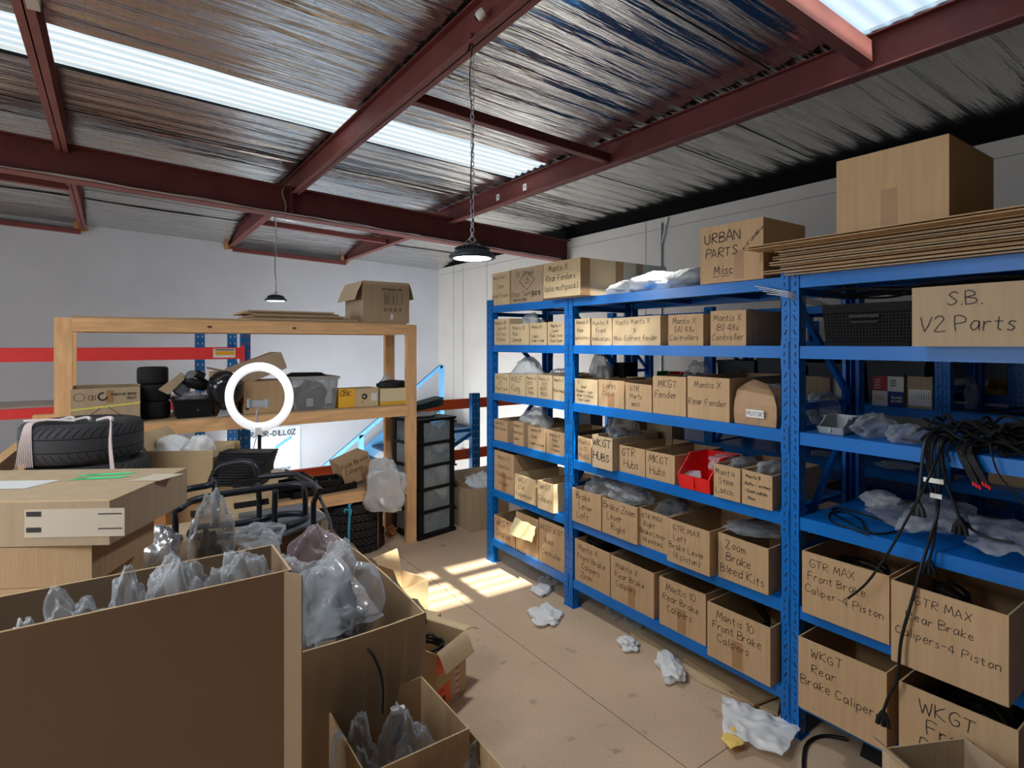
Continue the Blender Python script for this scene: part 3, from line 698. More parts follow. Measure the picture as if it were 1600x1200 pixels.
# ------------------------------------------------------------------ boxes on the front shelving
SHN = ['lowest', 'fifth', 'fourth', 'third', 'second', 'top']
def zsolve(py, px, X): return at_X(px, py, X).z
def shelf_row(level, bay, items, xf=2.425, depth=.42):
    """items: (pxl, pxr, py_top, lines, what, opts)"""
    z = LV[level]
    for i, it in enumerate(items):
        l, r, ty, lines, what = it[:5]; op = dict(it[5]) if len(it) > 5 else {}
        X = op.pop('xf', xf); dp = op.pop('depth', depth)
        yhi, ylo = {'far': (P1, P2), 'middle': (P2, P3), 'near': (P3, P4)}[bay]
        a = min(at_X(l, 540, X).y, yhi-PW/2-.004); b = max(at_X(r, 540, X).y, ylo+PW/2+.004); wdt = a-b-.002; zt = at_X((l+r)/2, ty, X).z
        zt = min(zt, (LV+[9])[level+1]-.06)
        lab = what if ' ' in what and len(what.split()) > 7 else '%s, %s from far end, %s shelf of %s bay' % (what, ORD[i], SHN[level], bay)
        op.setdefault('bold', 1.05)
        carton(wdt, dp, zt-z, lines, loc=(X+dp/2, (a+b)/2, z+.0005), rz=-PI/2, label=lab, group='marked boxes on the front shelving', **op)
C3 = dict(m=CARD3)
shelf_row(4, 'far', [
 (767, 796, 498, ['Mantis 10', 'Controls', '* 10 Front', '* 10 Rear'], 'open box lettered in four lines', C3),
 (797, 826.5, 506, ['Mantis 10', 'Misc', 'Damage'], 'open box with orange tape', C3),
 (828, 854.5, 505, ['Mantis 10', '', 'Lights', 'front + rear'], 'open box about lights', C3),
 (856, 882, 503, ['Mantis X', 'Lever', '* Rack front', '* Rack Rear'], 'open box with bullet list', C3)])
shelf_row(4, 'middle', [
 (897, 922, 497, ['Mantis X', 'Rear', 'Indicators'], 'open box for rear indicators', C3),
 (924, 956, 497, ['Mantis X', 'Front', 'Indicators'], 'open box for front indicators', C3),
 (957, 1032, 495, ['Mantis Mantis X', 'X', 'Misc Enfront fender'], 'wide box for front fenders', C3),
 (1044, 1099, 492, ['Mantis X', '(A) 48v', 'Controllers'], 'box marked with letter A for controllers'),
 (1110, 1166, 486, ['Mantis X', '(B) 48v', 'Controller'], 'box marked with letter B for controller', dict(depth=.5))])
shelf_row(3, 'far', [
 (773, 795.5, 584, ['Wolf King', 'GT', 'Rear Fend'], 'pale box with three lines', C3),
 (796.5, 821, 585, ['WOLF', 'King'], 'pale box with two lines', C3),
 (822, 839.5, 585, ['Mantis X', 'ECO', 'Lever', 'Pads'], 'narrow box of lever pads', C3),
 (840.5, 863, 586, ['Mantis X', 'ECO', 'GRIPS', '(RED)'], 'box of red grips', C3),
 (864.5, 884, 588, ['Mantis X', 'Rack bags'], 'box of rack bags', C3)])
shelf_row(3, 'middle', [
 (897, 933.5, 592, ['K', 'Small', 'Fenders + nuts', 'Rear G Edition', 'Step Cover'], 'box lettered in five lines', C3),
 (935, 975.5, 595, ['Lights', 'Clutch', ''], 'box of lights', dict(tape=True)),
 (977, 1018.5, 600, ['GTR', 'Parts', 'misc'], 'box of misc parts'),
 (1020, 1072, 589, ['MKGT', 'Fender', ''], 'box for a fender'),
 (1074, 1140, 590, ['Mantis X', 'Rear Fender'], 'large box for a rear fender', dict(depth=.52))])
shelf_row(2, 'far', [
 (768, 793, 656, ['Wolf KGT', 'Rear Fender', '-', '-'], 'short open box'),
 (802, 818, 660, ['Mantis X', 'Rack bars', 'bolts'], 'narrow open box'),
 (825, 852, 667, ['Mantis 10', '* Rack', '* Lamps screws'], 'open box with small screw list'),
 (853.5, 884, 675, ['Mantis X', '* Rack', '* Cables', '* Frames'], 'open box with cable list')])
shelf_row(2, 'middle', [
 (903, 924, 684, ['Mantis', 'X/10', 'HUBS'], 'half hidden box for hubs'),
 (925, 957, 682, ['WKGT', 'HUBS'], 'box wrapped in clear tape', dict(m=CARD2, xf=2.38, bold=1.7, side_tape=True, depth=.4)),
 (967, 1008, 698, ['GTR', 'Hubs'], 'low box for hubs'),
 (1009, 1054.5, 709, ['MKGT', 'Hubs'], 'low box beside the red bin'),
 ])
shelf_row(2, 'middle', [(1115, 1157, 729, ['Mantis', 'Stem', 'Latch'], 'open box of stem latches beside the red bin on the fourth shelf'),
 (1159, 1207, 739, ['Mantis 8', '* Bolts - screws', '* Dash cables', '* Misc'], 'open box of bolts and screws beside the middle near upright')], xf=2.40)
shelf_row(1, 'far', [
 (765, 803, 706, ['Mantis 10', '* Stem bits', '* Folding part', '* Hinges'], 'tall box', dict(tape=True)),
 (804, 837, 745, ['WOLF', 'GTR', 'Suspension'], 'low square box', dict(m=CARD3, xf=2.40)),
 (840, 865, 754, ['WKGT', 'Calipers'], 'low box with brown side', dict(m=CARD3, xf=2.39))])
shelf_row(1, 'middle', [
 (894, 939.5, 768, ['Brake', 'Lever', 'Left'], 'box for brake lever left', dict(xf=2.40)),
 (941, 996, 785, ['Brake Zoom', 'Lever', 'Right'], 'box for brake lever right', dict(xf=2.40)),
 (998, 1043, 800, ['GTR MAX', 'Right', 'Brake Lever', '(4 piston)'], 'box for right four piston lever', dict(xf=2.42)),
 (1042, 1109, 820, ['GTR MAX', 'Left', 'Brake Lever', '(4 piston)'], 'jutting box for left four piston lever', dict(xf=2.36, depth=.46)),
 (1122, 1201, 845, ['Zoom', 'Brake', 'Bleed Kits'], 'box of brake bleed kits', dict(xf=2.40, depth=.44))])
shelf_row(0, 'far', [
 (765, 804, 810, ['WKGT', 'Display'], 'low open box'),
 (806, 841, 806, [], 'open box with pale note'),
 (842, 884, 818, ['WKGT X GT', 'Back', 'Controller'], 'taller open box')])
shelf_row(0, 'middle', [
 (894, 953, 852, ['Mantis X', 'Front Brake', 'Calipers', 'Zoom'], 'box for front brake calipers with cables', dict(depth=.5)),
 (954, 1022, 882, ['Mantis X', 'Rear Brake', 'Calipers', ''], 'box for rear brake calipers', dict(depth=.5, tape=True)),
 (1030, 1103, 915, ['Mantis 10', 'Rear Brake', 'Calipers', ''], 'large box for rear brake calipers', dict(xf=2.42, depth=.5, tape=True)),
 (1105, 1204, 960, ['Mantis 10', 'Front Brake', 'Calipers', ''], 'largest box, for front brake calipers', dict(xf=2.365, depth=.55, tape=True))])
shelf_row(1, 'near', [
 (1253, 1390, 881, ['GTR MAX', 'Front Brake', 'Caliper-4 Piston', ''], 'box for front four piston calipers', dict(xf=2.375, depth=.5)),
 (1392, 1577, 935, ['GTR MAX', 'Rear Brake', 'Calipers-4 Piston', ''], 'large box for rear four piston calipers', dict(xf=2.27, depth=.55))])
shelf_row(0, 'near', [
 (1247, 1386, 1022, ['WKGT', 'Rear', 'Brake Calipers', ''], 'box for rear brake calipers', dict(xf=2.34, depth=.5)),
 (1404, 1592, 1096, ['WKGT', 'Front', 'Brake', 'Calipers'], 'box for front brake calipers', dict(xf=2.27, depth=.55))])
p = at_X(1425, 548, 2.30); q = at_X(1640, 548, 2.30)
carton(p.y-q.y, .5, .205, ['S.B.', 'V2 Parts'], top='closed', m=CARD2, loc=(2.30+.25, (p.y+q.y)/2, 1.6905), rz=-PI/2, tsize=.048, label='closed parts box jutting out beside the black basket, second shelf of the near bay', group='marked boxes on the front shelving', tape=False, bold=1.0)
# pale note over the box in the far bay
A, B, C, D = at_X(795, 834, 2.37), at_X(832, 848, 2.37), at_X(838, 823, 2.405), at_X(806, 808, 2.405)
o = sheet([A, B, C, D], 3, YELN, 'paper_note', amp=.003, n=8, label='pale paper note hanging over an open box, lowest shelf of the far bay', cat='note', lift=.0)

# ------------------------------------------------------------------ on top of the shelving
ZT = LV[5]+.0005
def top_box(l, r, ty, lines, label, xf=2.42, depth=.45, **k):
    a = at_X(l, 440, xf).y; b = at_X(r, 440, xf).y; zt = at_X((l+r)/2, ty, xf).z
    return carton(a-b-.002, depth, zt-ZT, lines, top=k.pop('top', 'closed'), loc=(xf+depth/2, (a+b)/2, ZT), rz=-PI/2, label=label, **k)
top_box(769, 796.5, 425, ['Wolf Warr', 'Zoom', 'Rear Fender'], 'narrow open box at the far end on top of the shelving', m=CARD3, top='open')
def rhomb(mb, put, w, d, h, rnd):
    c = (.02*w, h*.62); q = [(c[0]-.24*w, c[1]), (c[0], c[1]+.26*h), (c[0]+.24*w, c[1]), (c[0], c[1]-.26*h)]
    for a, b in zip(q, q[1:]+q[:1]):
        a = Vector((*a, 0)); b = Vector((*b, 0)); n = Vector((-(b-a).y, (b-a).x, 0)).normalized()*.002
        mb.add([put(*(v.xy)) for v in (a+n, a-n, b-n, b+n)], [(0, 1, 2, 3)], 1)
    write(mb, '25', c[0]-.05*w, c[1]-.07*h, .13*h, .003, put, 1, rnd)
    write(mb, 'MADE IN CHINA', -.42*w, .06*h, .07*h, .0028, put, 1, rnd, clean=True)
    for u, g in ((.18, 'G'), (.28, 'X'), (.38, 'O')): write(mb, g, u*w, .17*h, .12*h, .004, put, 1, rnd, clean=True)
top_box(798, 848.5, 417, ['SK Shark', '', 'Rear Swingarm'], 'open box with printed diamond and recycling marks on top of the shelving', m=CARD2, top='open', deco=rhomb)
def xtape(mb, put, w, d, h, rnd):
    for u0, u1 in ((.0, .10), (.38, .47), (.62, .70)):
        mb.box(w/2, w/2+.0008, -d/2+u0*d, -d/2+u1*d, 0, h, 3)
    mb.box(-w/2, w/2, -.03, .03, h, h+.001, 4)
o = top_box(849, 907, 407, ['Mantis X', 'Rear Fenders', '(also multipack)'], 'large taped box jutting out over the top shelf, long sunlit side', xf=2.30, depth=.78, m=CARD3, deco=xtape, bold=1.3)
def misc(mb, put, w, d, h, rnd):
    mb.box(-.0*w+.02, .02+.05, -d/2-.0008, -d/2, .01, .52*h, 3)
    write(mb, '<', .20*w, .47*h, .12*h, .003, put, 1, rnd); write(mb, 'Kaabo', .26*w, .56*h, .08*h, .0025, put, 1, rnd, tilt=.9)
    write(mb, 'Misc', -.26*w, .14*h, .15*h, .004, put, 1, rnd); write(mb, '__', -.28*w, .12*h, .2*h, .003, put, 1, rnd)
    write(mb, 'URBAN', -.42*w, .70*h, .17*h, .005, put, 1, rnd, tilt=.02); write(mb, 'PARTS', -.40*w, .44*h, .15*h, .0045, put, 1, rnd, tilt=.03)
top_box(1094, 1193, 348, None, 'closed box lettered in capitals beside the flattened cardboard on the top shelf', xf=2.40, depth=.36, deco=misc)
# crumpled bags and foam wrap on the top shelf
lumpT = lambda l, r, ty, by, X, seed, m, label, dp, **k: None
def topbag(l, r, ty, X, dy, seed, m, label, name='plastic_bag', cat='plastic bag', z0=None, **k):
    a = at_X(l, 440, X); b = at_X(r, 440, X); zt = at_X((l+r)/2, ty, X).z; z0 = ZT if z0 is None else z0
    o = lump((dy, a.y-b.y, zt-z0), seed, m, name, (X+dy*.45, (a.y+b.y)/2, z0), rough=k.get('rough', .35), ridge=k.get('ridge', .7), n=k.get('n', 34), k=k.get('k', 1.6))
    return tag(o, label, cat)
topbag(936, 985, 436, 2.44, .24, 3, BAGW, 'grey plastic bag rolled on the top shelf beside the sunlit box')
topbag(960, 1040, 421, 2.43, .30, 9, CLOTHW, 'crumpled white foam wrap lying on the top shelf', name='foam_wrap', cat='foam wrap')
topbag(1028, 1094, 416, 2.44, .28, 14, BWRAP, 'roll of silvery bubble wrap next to the capitals box on the top shelf', name='bubble_wrap', cat='bubble wrap', k=1.0, rough=.15)
# flattened cartons and the big blank box
y0 = at_X(1210, 420, 2.40).y; y1 = -.30; z = ZT
rnd = random.Random(5)
names = ['lowest', 'second lowest', 'third lowest', 'fourth lowest', 'middle', 'fourth highest', 'third highest', 'second highest', 'topmost']
for i in range(9):
    th = .0142; ov = (0, .10, .02, .05, .03, .06, .02, .04, .13)[i]
    xa = 2.36+rnd.uniform(-.02, .03)-(.05 if i == 8 else 0)
    mb = MB(); yh = y0-.06+ov; n = 12; vs = []; T = .004
    a0, a1 = xa, xa+.60+rnd.uniform(-.04, .04)
    for k in range(n+1):
        yy = yh+(y1-yh)*k/n; s = .004*math.sin(k*1.3+i)*(i > 5)
        for xx in (a0, a1):
            vs += [(xx, yy, z+s*0), (xx, yy, z+T), (xx, yy, z+th-T), (xx, yy, z+th)]
    fs = []
    for k in range(n):
        q = 8*k; r = q+8
        fs += [(q, q+4, r+4, r), (q+1, r+1, r+5, q+5), (q+2, q+6, r+6, r+2), (q+3, r+3, r+7, q+7), (q, r, r+1, q+1), (q+2, r+2, r+3, q+3), (q+4, q+5, r+5, r+4), (q+6, q+7, r+7, r+6)]
    fs += [(0, 1, 5, 4), (2, 3, 7, 6)]
    mb.add(vs, fs, 0)
    o = mb.build('flattened_carton', [CARD if i % 3 else CARD2]); tag(o, 'flattened cardboard carton under the big blank box, %s of the stack' % names[i], 'flattened carton', 'flattened cartons on the shelving')
    z += th+.0006
ZB = z+.001
a = at_X(1307, 300, 2.36).y; b = at_X(1483, 300, 2.36).y
carton(a-b, .46, 2.425-ZB, None, top='closed', m=CARD, tape=True, loc=(2.36+.23, (a+b)/2, ZB), rz=-PI/2, label='big blank closed box standing on the flattened cartons on the top shelf')

# ------------------------------------------------------------------ loose goods on the front shelving
def sbag(l, r, ty, z, X, seed, label, m=None, dy=.22, fill=None, cone=0, **k):
    a = at_X(l, 540, X); b = at_X(r, 540, X); zt = at_X((l+r)/2, ty, X).z
    o = lump((dy, a.y-b.y, zt-z), seed, m or BAG, k.pop('name', 'plastic_bag'), (X+dy*.5, (a.y+b.y)/2, z), rough=k.pop('rough', .4), ridge=k.pop('ridge', .9), cone=cone, n=32, k=k.pop('k', 1.8))
    tag(o, label, k.pop('cat', 'plastic bag'))
    if fill: lump((dy*.6, (a.y-b.y)*.6, (zt-z)*.55), seed+2, fill, 'contents', (0, 0, .004), parent=o, n=18, rough=.5, ridge=.8)
    return o
sbag(797, 834, 487, 1.74, 2.46, 21, 'grey bag in the boxes at the far end of the second shelf', BAGW)
sbag(787, 835, 557, 1.40, 2.46, 23, 'milky bag rising out of the pale boxes at the far end of the third shelf', BAGW, cone=.4)
sbag(800, 845, 636, 1.03, 2.48, 24, 'grey bag rising from the narrow box at the far end of the fourth shelf', BAGW, cone=.3)
sbag(845, 866, 575, 1.40, 2.55, 25, 'small grey bag behind the red grips box on the third shelf', BAG)
sbag(932, 972, 645, 1.06, 2.50, 26, 'clear bag standing up from the tape wrapped box for hubs', BAG, cone=-.3, fill=DARKM)
sbag(897, 950, 745, .70, 2.44, 27, 'clear bag spilling from the brake lever box at the far end, fifth shelf', BAG)
sbag(929, 1000, 758, .76, 2.42, 28, 'clear zip bag draped over the brake lever boxes on the fifth shelf', BAG, ridge=1.3)
sbag(1005, 1060, 785, .70, 2.50, 29, 'dark bag inside the four piston lever box on the fifth shelf', BAG, fill=BLACKM)
sbag(1112, 1196, 827, .80, 2.38, 30, 'clear empty bag lying over the brake bleed kits box', BAGC, ridge=1.4, dy=.26)
sbag(1060, 1084, 563, 1.45, 2.60, 31, 'clear bag with dark part standing behind the large rear fender box', BAG, fill=DARKM)
sbag(1150, 1222, 600, 1.42, 2.52, 32, 'big clear bag bulging behind the torn paper parcel on the third shelf', BAG, dy=.3)
sbag(1090, 1140, 712, 1.05, 2.48, 33, 'clear bag standing in the red bin on the fourth shelf', BAG, cone=-.2)
sbag(1125, 1160, 716, 1.06, 2.46, 34, 'small clear bag on top of the stem latch box', BAGC)
sbag(1165, 1205, 722, 1.06, 2.46, 35, 'clear bag inside the bolts and screws box', BAG)
sbag(800, 815, 797, .41, 2.50, 36, 'dark bag inside the low open box, far end of the lowest shelf', BAG, fill=BLACKM)
# brown paper parcel with label
a, b = at_X(1145, 600, 2.43), at_X(1212, 600, 2.43)
mb = MB(); W_ = (a.y-b.y)/2; vs = []; N_ = 10
for lv, (zz, xs_, ys_, sh) in enumerate(((0, 1, .96, 0), (.05, 1.04, 1, 0), (.10, 1.0, .98, .0), (.15, .85, .86, .008), (.175, .5, .62, .02), (.19, .16, .42, .028), (.195, .05, .36, .03))):
    for i in range(4*N_):
        sd, t_ = divmod(i, N_); t_ = t_/N_*2-1; q_ = [(-1, -t_), (t_, -1), (1, t_), (-t_, 1)][sd]
        if sd == 0: q_ = (-1, -t_)
        P_ = Vector((q_[0]*.10*xs_, q_[1]*W_*ys_+sh, zz*(1+.06*q_[1])))
        if 0 < lv: P_ += Vector((1, 1, .5))*.008*noise.noise(P_*26)
        vs.append(P_)
L_ = 4*N_; mb.add(vs, [(l*L_+i, l*L_+(i+1) % L_, (l+1)*L_+(i+1) % L_, (l+1)*L_+i) for l in range(6) for i in range(L_)]+[tuple(range(6*L_, 7*L_))], 0)
o = mb.build('paper_parcel', [PAPERB], None, (2.54, (a.y+b.y)/2, LV[3]+.001)); tag(o, 'torn brown paper parcel with white label on the third shelf', 'parcel')
mb = MB(); L = at_X(1178, 647, 2.425); yy, zz = L.y-(a.y+b.y)/2, L.z-LV[3]
Mx = Matrix.Rotation(.12, 4, 'X')
mb.box(-.108, -.106, yy-.045, yy+.045, zz-.018, zz+.018); 
write(mb, 'MOTORS', 0, 0, .018, .002, lambda u, v: (-.1088, yy+.04-u, zz-.010+v), 1, random.Random(2))
mb.box(-.1065, -.09, yy-.02, yy+.02, zz-.01, zz+.01)
mb.build('label', [WHITE, INK], o)
# red bin
def bin_(loc, w, d, h, m, label, rz=-PI/2, inner=None):
    mb = MB(); T = .004; x = w/2; y = d/2
    mb.box(-x, x, -y, y, 0, T)
    mb.add([(-x, -y, 0), (x, -y, 0), (x+.004, -y-.012, h*.42), (-x-.004, -y-.012, h*.42), (-x+T, -y+T, 0), (x-T, -y+T, 0), (x-T, -y-.006, h*.42), (-x+T, -y-.006, h*.42)], [(0, 1, 2, 3), (7, 6, 5, 4), (3, 2, 6, 7)])
    for s in (-1, 1):
        o_, i_ = s*x, s*(x-T)
        P = [(-y, 0), (y, 0), (y, h), (-y+.35*d, h), (-y+.02, h*.62), (-y-.012, h*.42)]
        V = [(o_, a, b) for a, b in P]+[(i_, a, b) for a, b in P]; n = len(P)
        mb.add(V, [tuple(range(n)), tuple(range(2*n-1, n-1, -1))]+[(i, (i+1) % n, n+(i+1) % n, n+i) for i in range(n)])
        mb.box(min(o_, o_+s*.008), max(o_, o_+s*.008), -y+.35*d, y, h-.008, h)
    mb.box(-x, x, y-T, y, 0, h); mb.box(-.004, .004, -y-.014, -y-.004, .01, h*.40)
    o = mb.build('storage_bin', [m], None, loc, rz); tag(o, label, 'bin'); return o
a, b = at_X(1056, 740, 2.40), at_X(1112, 740, 2.40)
o = bin_((2.40+.13, (a.y+b.y)/2, LV[2]+.001), a.y-b.y-.03, .24, .17, REDPL, 'red plastic storage bin on the fourth shelf between boxes')
o = sheet([at_X(1064, 752, 2.42), at_X(1098, 760, 2.42), at_X(1096, 740, 2.50), at_X(1066, 735, 2.50)], 8, BAG, 'plastic_bag', amp=.008, label='flat clear bag lying at the mouth of the red bin', n=12)
# behind the third shelf: bins and tub seen between the boxes
for px, c, lab in ((1033, GREENPL, 'green plastic bin on the second shelving run'), (1052, REDPL, 'red plastic bin beside the green one on the second shelving run'), (1150, REDPL, 'small red plastic bin behind the large rear fender box')):
    p = at_X(px, 590, 2.86)
    bin_((2.90, p.y, LV[3]+.002), .085, .16, .20 if px != 1150 else .17, c, lab.replace('on the second shelving run', 'at the back of the third shelf'))
mb = MB(); mb.lathe([(.05, 0), (.065, .14), (.07, .15), (.066, .15), (.05, .01), (0, .008)], n=28)
p = at_X(1012, 590, 2.75); tag(mb.build('tub', [mat('grey_tub', (.14, .18, .22), .5)], None, (2.78, p.y, LV[3]+.001)), 'round grey tub behind the misc parts box on the third shelf', 'tub')
for px, w, h, m, lab in ((948, .16, .22, CARD2, 'open brown box at the back of the third shelf, middle bay'), (970, .10, .25, BLACKM, 'black carton at the back of the third shelf, middle bay')):
    p = at_X(px, 590, 2.86)
    carton(w, .12, h, None, top='open', m=m, loc=(2.88, p.y-.02, LV[3]+.001), rz=-PI/2, label=lab)
sbag(915, 945, 548, LV[3]+.002, 2.66, 44, 'crumpled dark bag at the back of the third shelf by the far upright', BAGW, dy=.12)
for px, w, h, m, lab in ((980, .20, .25, CARD, 'tall box at the back of the fourth shelf behind the hub boxes'), (1035, .20, .32, CARD2, 'tallest box at the back of the fourth shelf behind the hub boxes'), (915, .17, .26, mat('grey_carton', (.16, .18, .22), .6), 'grey carton at the back of the fourth shelf, far end')):
    p = at_X(px, 640, 2.86); carton(w, .12, h, None, top='closed', m=m, loc=(2.89, p.y, LV[2]+.001), rz=-PI/2, label=lab)

# cables looping out of the calliper boxes
def coil(name, c, r, n, h, rad, label, m=BLACK, cat='cable', seed=1, tiltx=0, squash=1):
    rnd = random.Random(seed); mb = MB(); pts = []
    for i in range(n*14+1):
        a = 2*PI*i/14; rr = r*(1+.12*rnd.uniform(-1, 1)); pts.append((c[0]+rr*math.cos(a)*squash, c[1]+rr*math.sin(a), c[2]+h*i/(n*14)+.01*math.sin(a*1.0)*tiltx))
    mb.tube(pts, rad, 6, smooth_path=2); return tag(mb.build(name, [m]), label, cat)
p = at_X(930, 870, 2.60); coil('cable_coil', (2.64, p.y, LV[0]+.20), .13, 6, .06, .006, 'black hose coil inside the front calliper box at the far end', squash=.9, tiltx=3)
p = at_X(1150, 960, 2.6); coil('cable_coil', (2.62, p.y, LV[0]+.12), .14, 4, .05, .005, 'black hose coil inside the largest calliper box on the lowest shelf', squash=.9, tiltx=3, seed=2)
for l, r, lev, lab in ((1300, 1390, 1, 'black hose coil inside the first near bay calliper box'), (1420, 1500, 1, 'black hose coil inside the large near bay calliper box'), (1470, 1560, 0, 'black foam lump inside the lowest near bay box')):
    p = at_X((l+r)/2, 900, 2.52); coil('cable_coil', (2.54, p.y, LV[lev]+.13), .10, 4, .08, .007, lab, seed=l, tiltx=2)

# ------------------------------------------------------------------ near bay: basket, bins, bags, cables
def basket():
    a = at_X(1287, 500, 2.44); b = at_X(1424, 500, 2.44); w = a.y-b.y; h = at_X(1350, 474, 2.44).z-LV[4]; d = .36
    mb = MB(); x, y = w/2, d/2; T = .004
    def face(P0, P1, nu, nv, nrm):   # woven lattice panel
        P0 = Vector(P0); P1 = Vector(P1)
        for i in range(nu+1):
            t = i/nu; q = P0*(1-t)+P1*t; mb.bar((q.x*.95, q.y*.95, .012), (q.x, q.y, h-.03), .0065, .003, up=nrm)
        for j in range(nv+1):
            z = .012+(h-.045)*j/nv; f = .95+.05*j/nv; mb.bar(P0*f+Vector((0, 0, z)), P1*f+Vector((0, 0, z)), .004, .0065)
    face((-x, -y, 0), (x, -y, 0), 26, 10, Vector((0, 1, 0))); face((x, -y, 0), (x, y, 0), 22, 10, Vector((1, 0, 0)))
    face((-x, -y, 0), (-x, y, 0), 22, 10, Vector((1, 0, 0))); face((-x, y, 0), (x, y, 0), 26, 10, Vector((0, 1, 0)))
    mb.box(-x*.95, x*.95, -y*.95, y*.95, 0, .012)
    for q in ((-x, x, -y-.006, -y+.006), (-x, x, y-.006, y+.006), (-x-.006, -x+.006, -y, y), (x-.006, x+.006, -y, y)): mb.box(*q, h-.035, h)
    mb.box(-x*.93, x*.93, -y*.90, -y*.90+.003, .012, h-.03); mb.box(-x*.93, x*.93, y*.88, y*.88+.003, .012, h-.03)
    for s in (-1, 1): mb.box(s*x*.9-.002, s*x*.9+.002, -y*.9, y*.9, .012, h-.03)
    o = mb.build('storage_basket', [BLACKM], None, (2.44+d/2, (a.y+b.y)/2, LV[4]+.001), -PI/2); tag(o, 'black woven plastic basket on the second shelf of the near bay', 'basket')
    k = MB(); k.bar((-.055, -y-.008, h*.70), (.055, -y-.008, h*.70), .006, .012); k.bar((-.05, -y-.006, h*.56), (.05, -y-.006, h*.56), .005, .006); k.build('handle', [BLACK], o)
basket()
p = at_X(1270, 520, 2.8); carton(.10, .3, .17, None, m=CARD, loc=(2.80, 1.20, LV[4]+.001), rz=-PI/2, label='small brown box beside the black basket on the second shelf')
# cable ties and cables above the basket
def wires(name, bunch, r, m, label, cat='cable', sp=5):
    mb = MB()
    for pts in bunch: mb.tube(pts, r, 6, smooth_path=sp)
    return tag(mb.build(name, m), label, cat)
rnd = random.Random(3); B = []
for k in range(9):
    z = at_X(1420, 465, 2.5).z+rnd.uniform(-.03, .03); pts = []
    for px in (1195, 1225, 1262, 1300, 1350, 1400, 1470, 1560):
        X = 2.40 if px < 1240 else 2.52+.02*k
        q = at_X(px, 452+ (px-1195)*.04+rnd.uniform(-5, 5), X); 
        if px < 1240: q = at_X(px+rnd.uniform(-4, 4), 450+rnd.uniform(-3, 4)+(px-1195)*.1, 2.385)
        pts.append(q)
    B.append(pts[:4 if k < 4 else 8])
B = []
for k in range(4):
    B.append([at_X(1180+6*k, 447+4*k, 2.375), at_X(1225, 455+2.5*k, 2.39), at_X(1252, 462+3*k, 2.43), at_X(1300, 478+2*k, 2.60)])
wires('cable_tie', B, .0022, GALV, 'bundle of thin cable ties poking through the upright under the top shelf', 'cable ties')
B = []
zt = LV[4]+.195
for k in range(10):
    pts = []
    for i in range(9):
        t = i/8; yy = 1.25-t*1.1; pts.append((2.52+.10*math.sin(k*1.7+t*6)+.05*k*.5, yy, zt+.015+.03*abs(math.sin(k*2.3+t*5))))
    B.append(pts)
wires('cable_bundle', B, .005, BLACKM, 'tangle of black cables lying over the basket under the top shelf', 'cables')
# grey bin and bags, third shelf near bay
a, b = at_X(1281, 660, 2.45), at_X(1311, 660, 2.45)
bin_((2.54, (a.y+b.y)/2, LV[3]+.001), .10, .15, .07, GREYP, 'small grey storage bin on the third shelf of the near bay')
def nb(l, r, ty, lev, X, seed, label, dy, m=None, **k): return sbag(l, r, ty, LV[lev]+.001, X, seed, label, m, dy, **k)
nb(1250, 1290, 612, 3, 2.62, 51, 'clear bag bulging behind the grey bin in the near bay', .22)
nb(1318, 1380, 648, 3, 2.44, 52, 'clear bag lying beside the grey bin on the third shelf', .24, BAGC)
nb(1372, 1440, 665, 3, 2.42, 53, 'flat clear zip bag at the edge of the third shelf beside the cables', .16, BAGC)
# tangle of harness cables (third shelf) and what hangs from it
rnd = random.Random(11); B = []
y_a = at_X(1400, 680, 2.44).y; y_b = .30
for k in range(95):
    yc = rnd.uniform(y_b-.30, y_a-.10); xc = rnd.uniform(2.45, 2.74); L = rnd.uniform(.12, .38); an = rnd.uniform(-.5, .5); z = LV[3]+.01+rnd.uniform(0, .10)
    pts = []
    for i in range(7):
        t = i/6-.5; pts.append((xc+L*t*math.sin(an)+.04*math.sin(i*1.3+k), yc+L*t*math.cos(an)+.03*math.cos(i+k), max(LV[3]+.008, z+.018*math.sin(i*2.1+k)-.03*abs(t))))
    B.append(pts)
wires('cable_pile', B, .0055, BLACKM, 'heap of black harness cables on the third shelf of the near bay', 'cables')
cols = [REDPL, YELPL, mat('wire_blue', (.02, .08, .5), .4), mat('wire_white', (.6, .6, .6), .4), GREENPL]
mb = MB()
for k in range(26):
    yc = rnd.uniform(.15, .62); xc = rnd.uniform(2.45, 2.62); pts = [(xc+.04*math.sin(i*1.1+k), yc-.05*i*.5, LV[3]+.055+.025*math.sin(i*1.3+k)) for i in range(5)]
    mb.tube(pts, .0014, 4, smooth_path=3, mi=k % 5)
tag(mb.build('wire_ends', cols), 'thin coloured wire ends spread over the black cable heap', 'wires')
ZS = LV[3]+.03
def hang(pxs, r, m, label, X=2.385, name='hanging_cable', ends=None, first=True):
    pts = []
    if first:
        q = at_X(pxs[0][0], pxs[0][1], X); pts = [(2.52, q.y+.02, ZS), (2.43, q.y, ZS+.015)]
    pts += [at_X(a, b, X if len(c) == 0 else c[0]) for a, b, *c in pxs]
    mb = MB(); mb.tube(pts, r, 7, smooth_path=5)
    if ends:
        e = Vector(pts[-1])
        for s in (-1, 0, 1): mb.tube([e, e+Vector((0, s*.014, -.025)), e+Vector((0, s*.018, -.05))], r*1.5, 6)
    return tag(mb.build(name, [m]), label, 'cable')
hang([(1458, 694), (1455, 720), (1462, 760), (1464, 800), (1458, 850), (1452, 876)], .0048, BLACK, 'thick black cable hanging from the heap past the fifth shelf', ends=1)
hang([(1466, 696), (1467, 740), (1465, 800), (1452, 845, 2.33), (1438, 890, 2.27), (1423, 945, 2.24), (1408, 1000, 2.23), (1402, 1060, 2.22), (1390, 1085, 2.22), (1380, 1112, 2.22)], .0055, BLACK, 'longest black cable hanging from the heap down to the lowest boxes', ends=1)
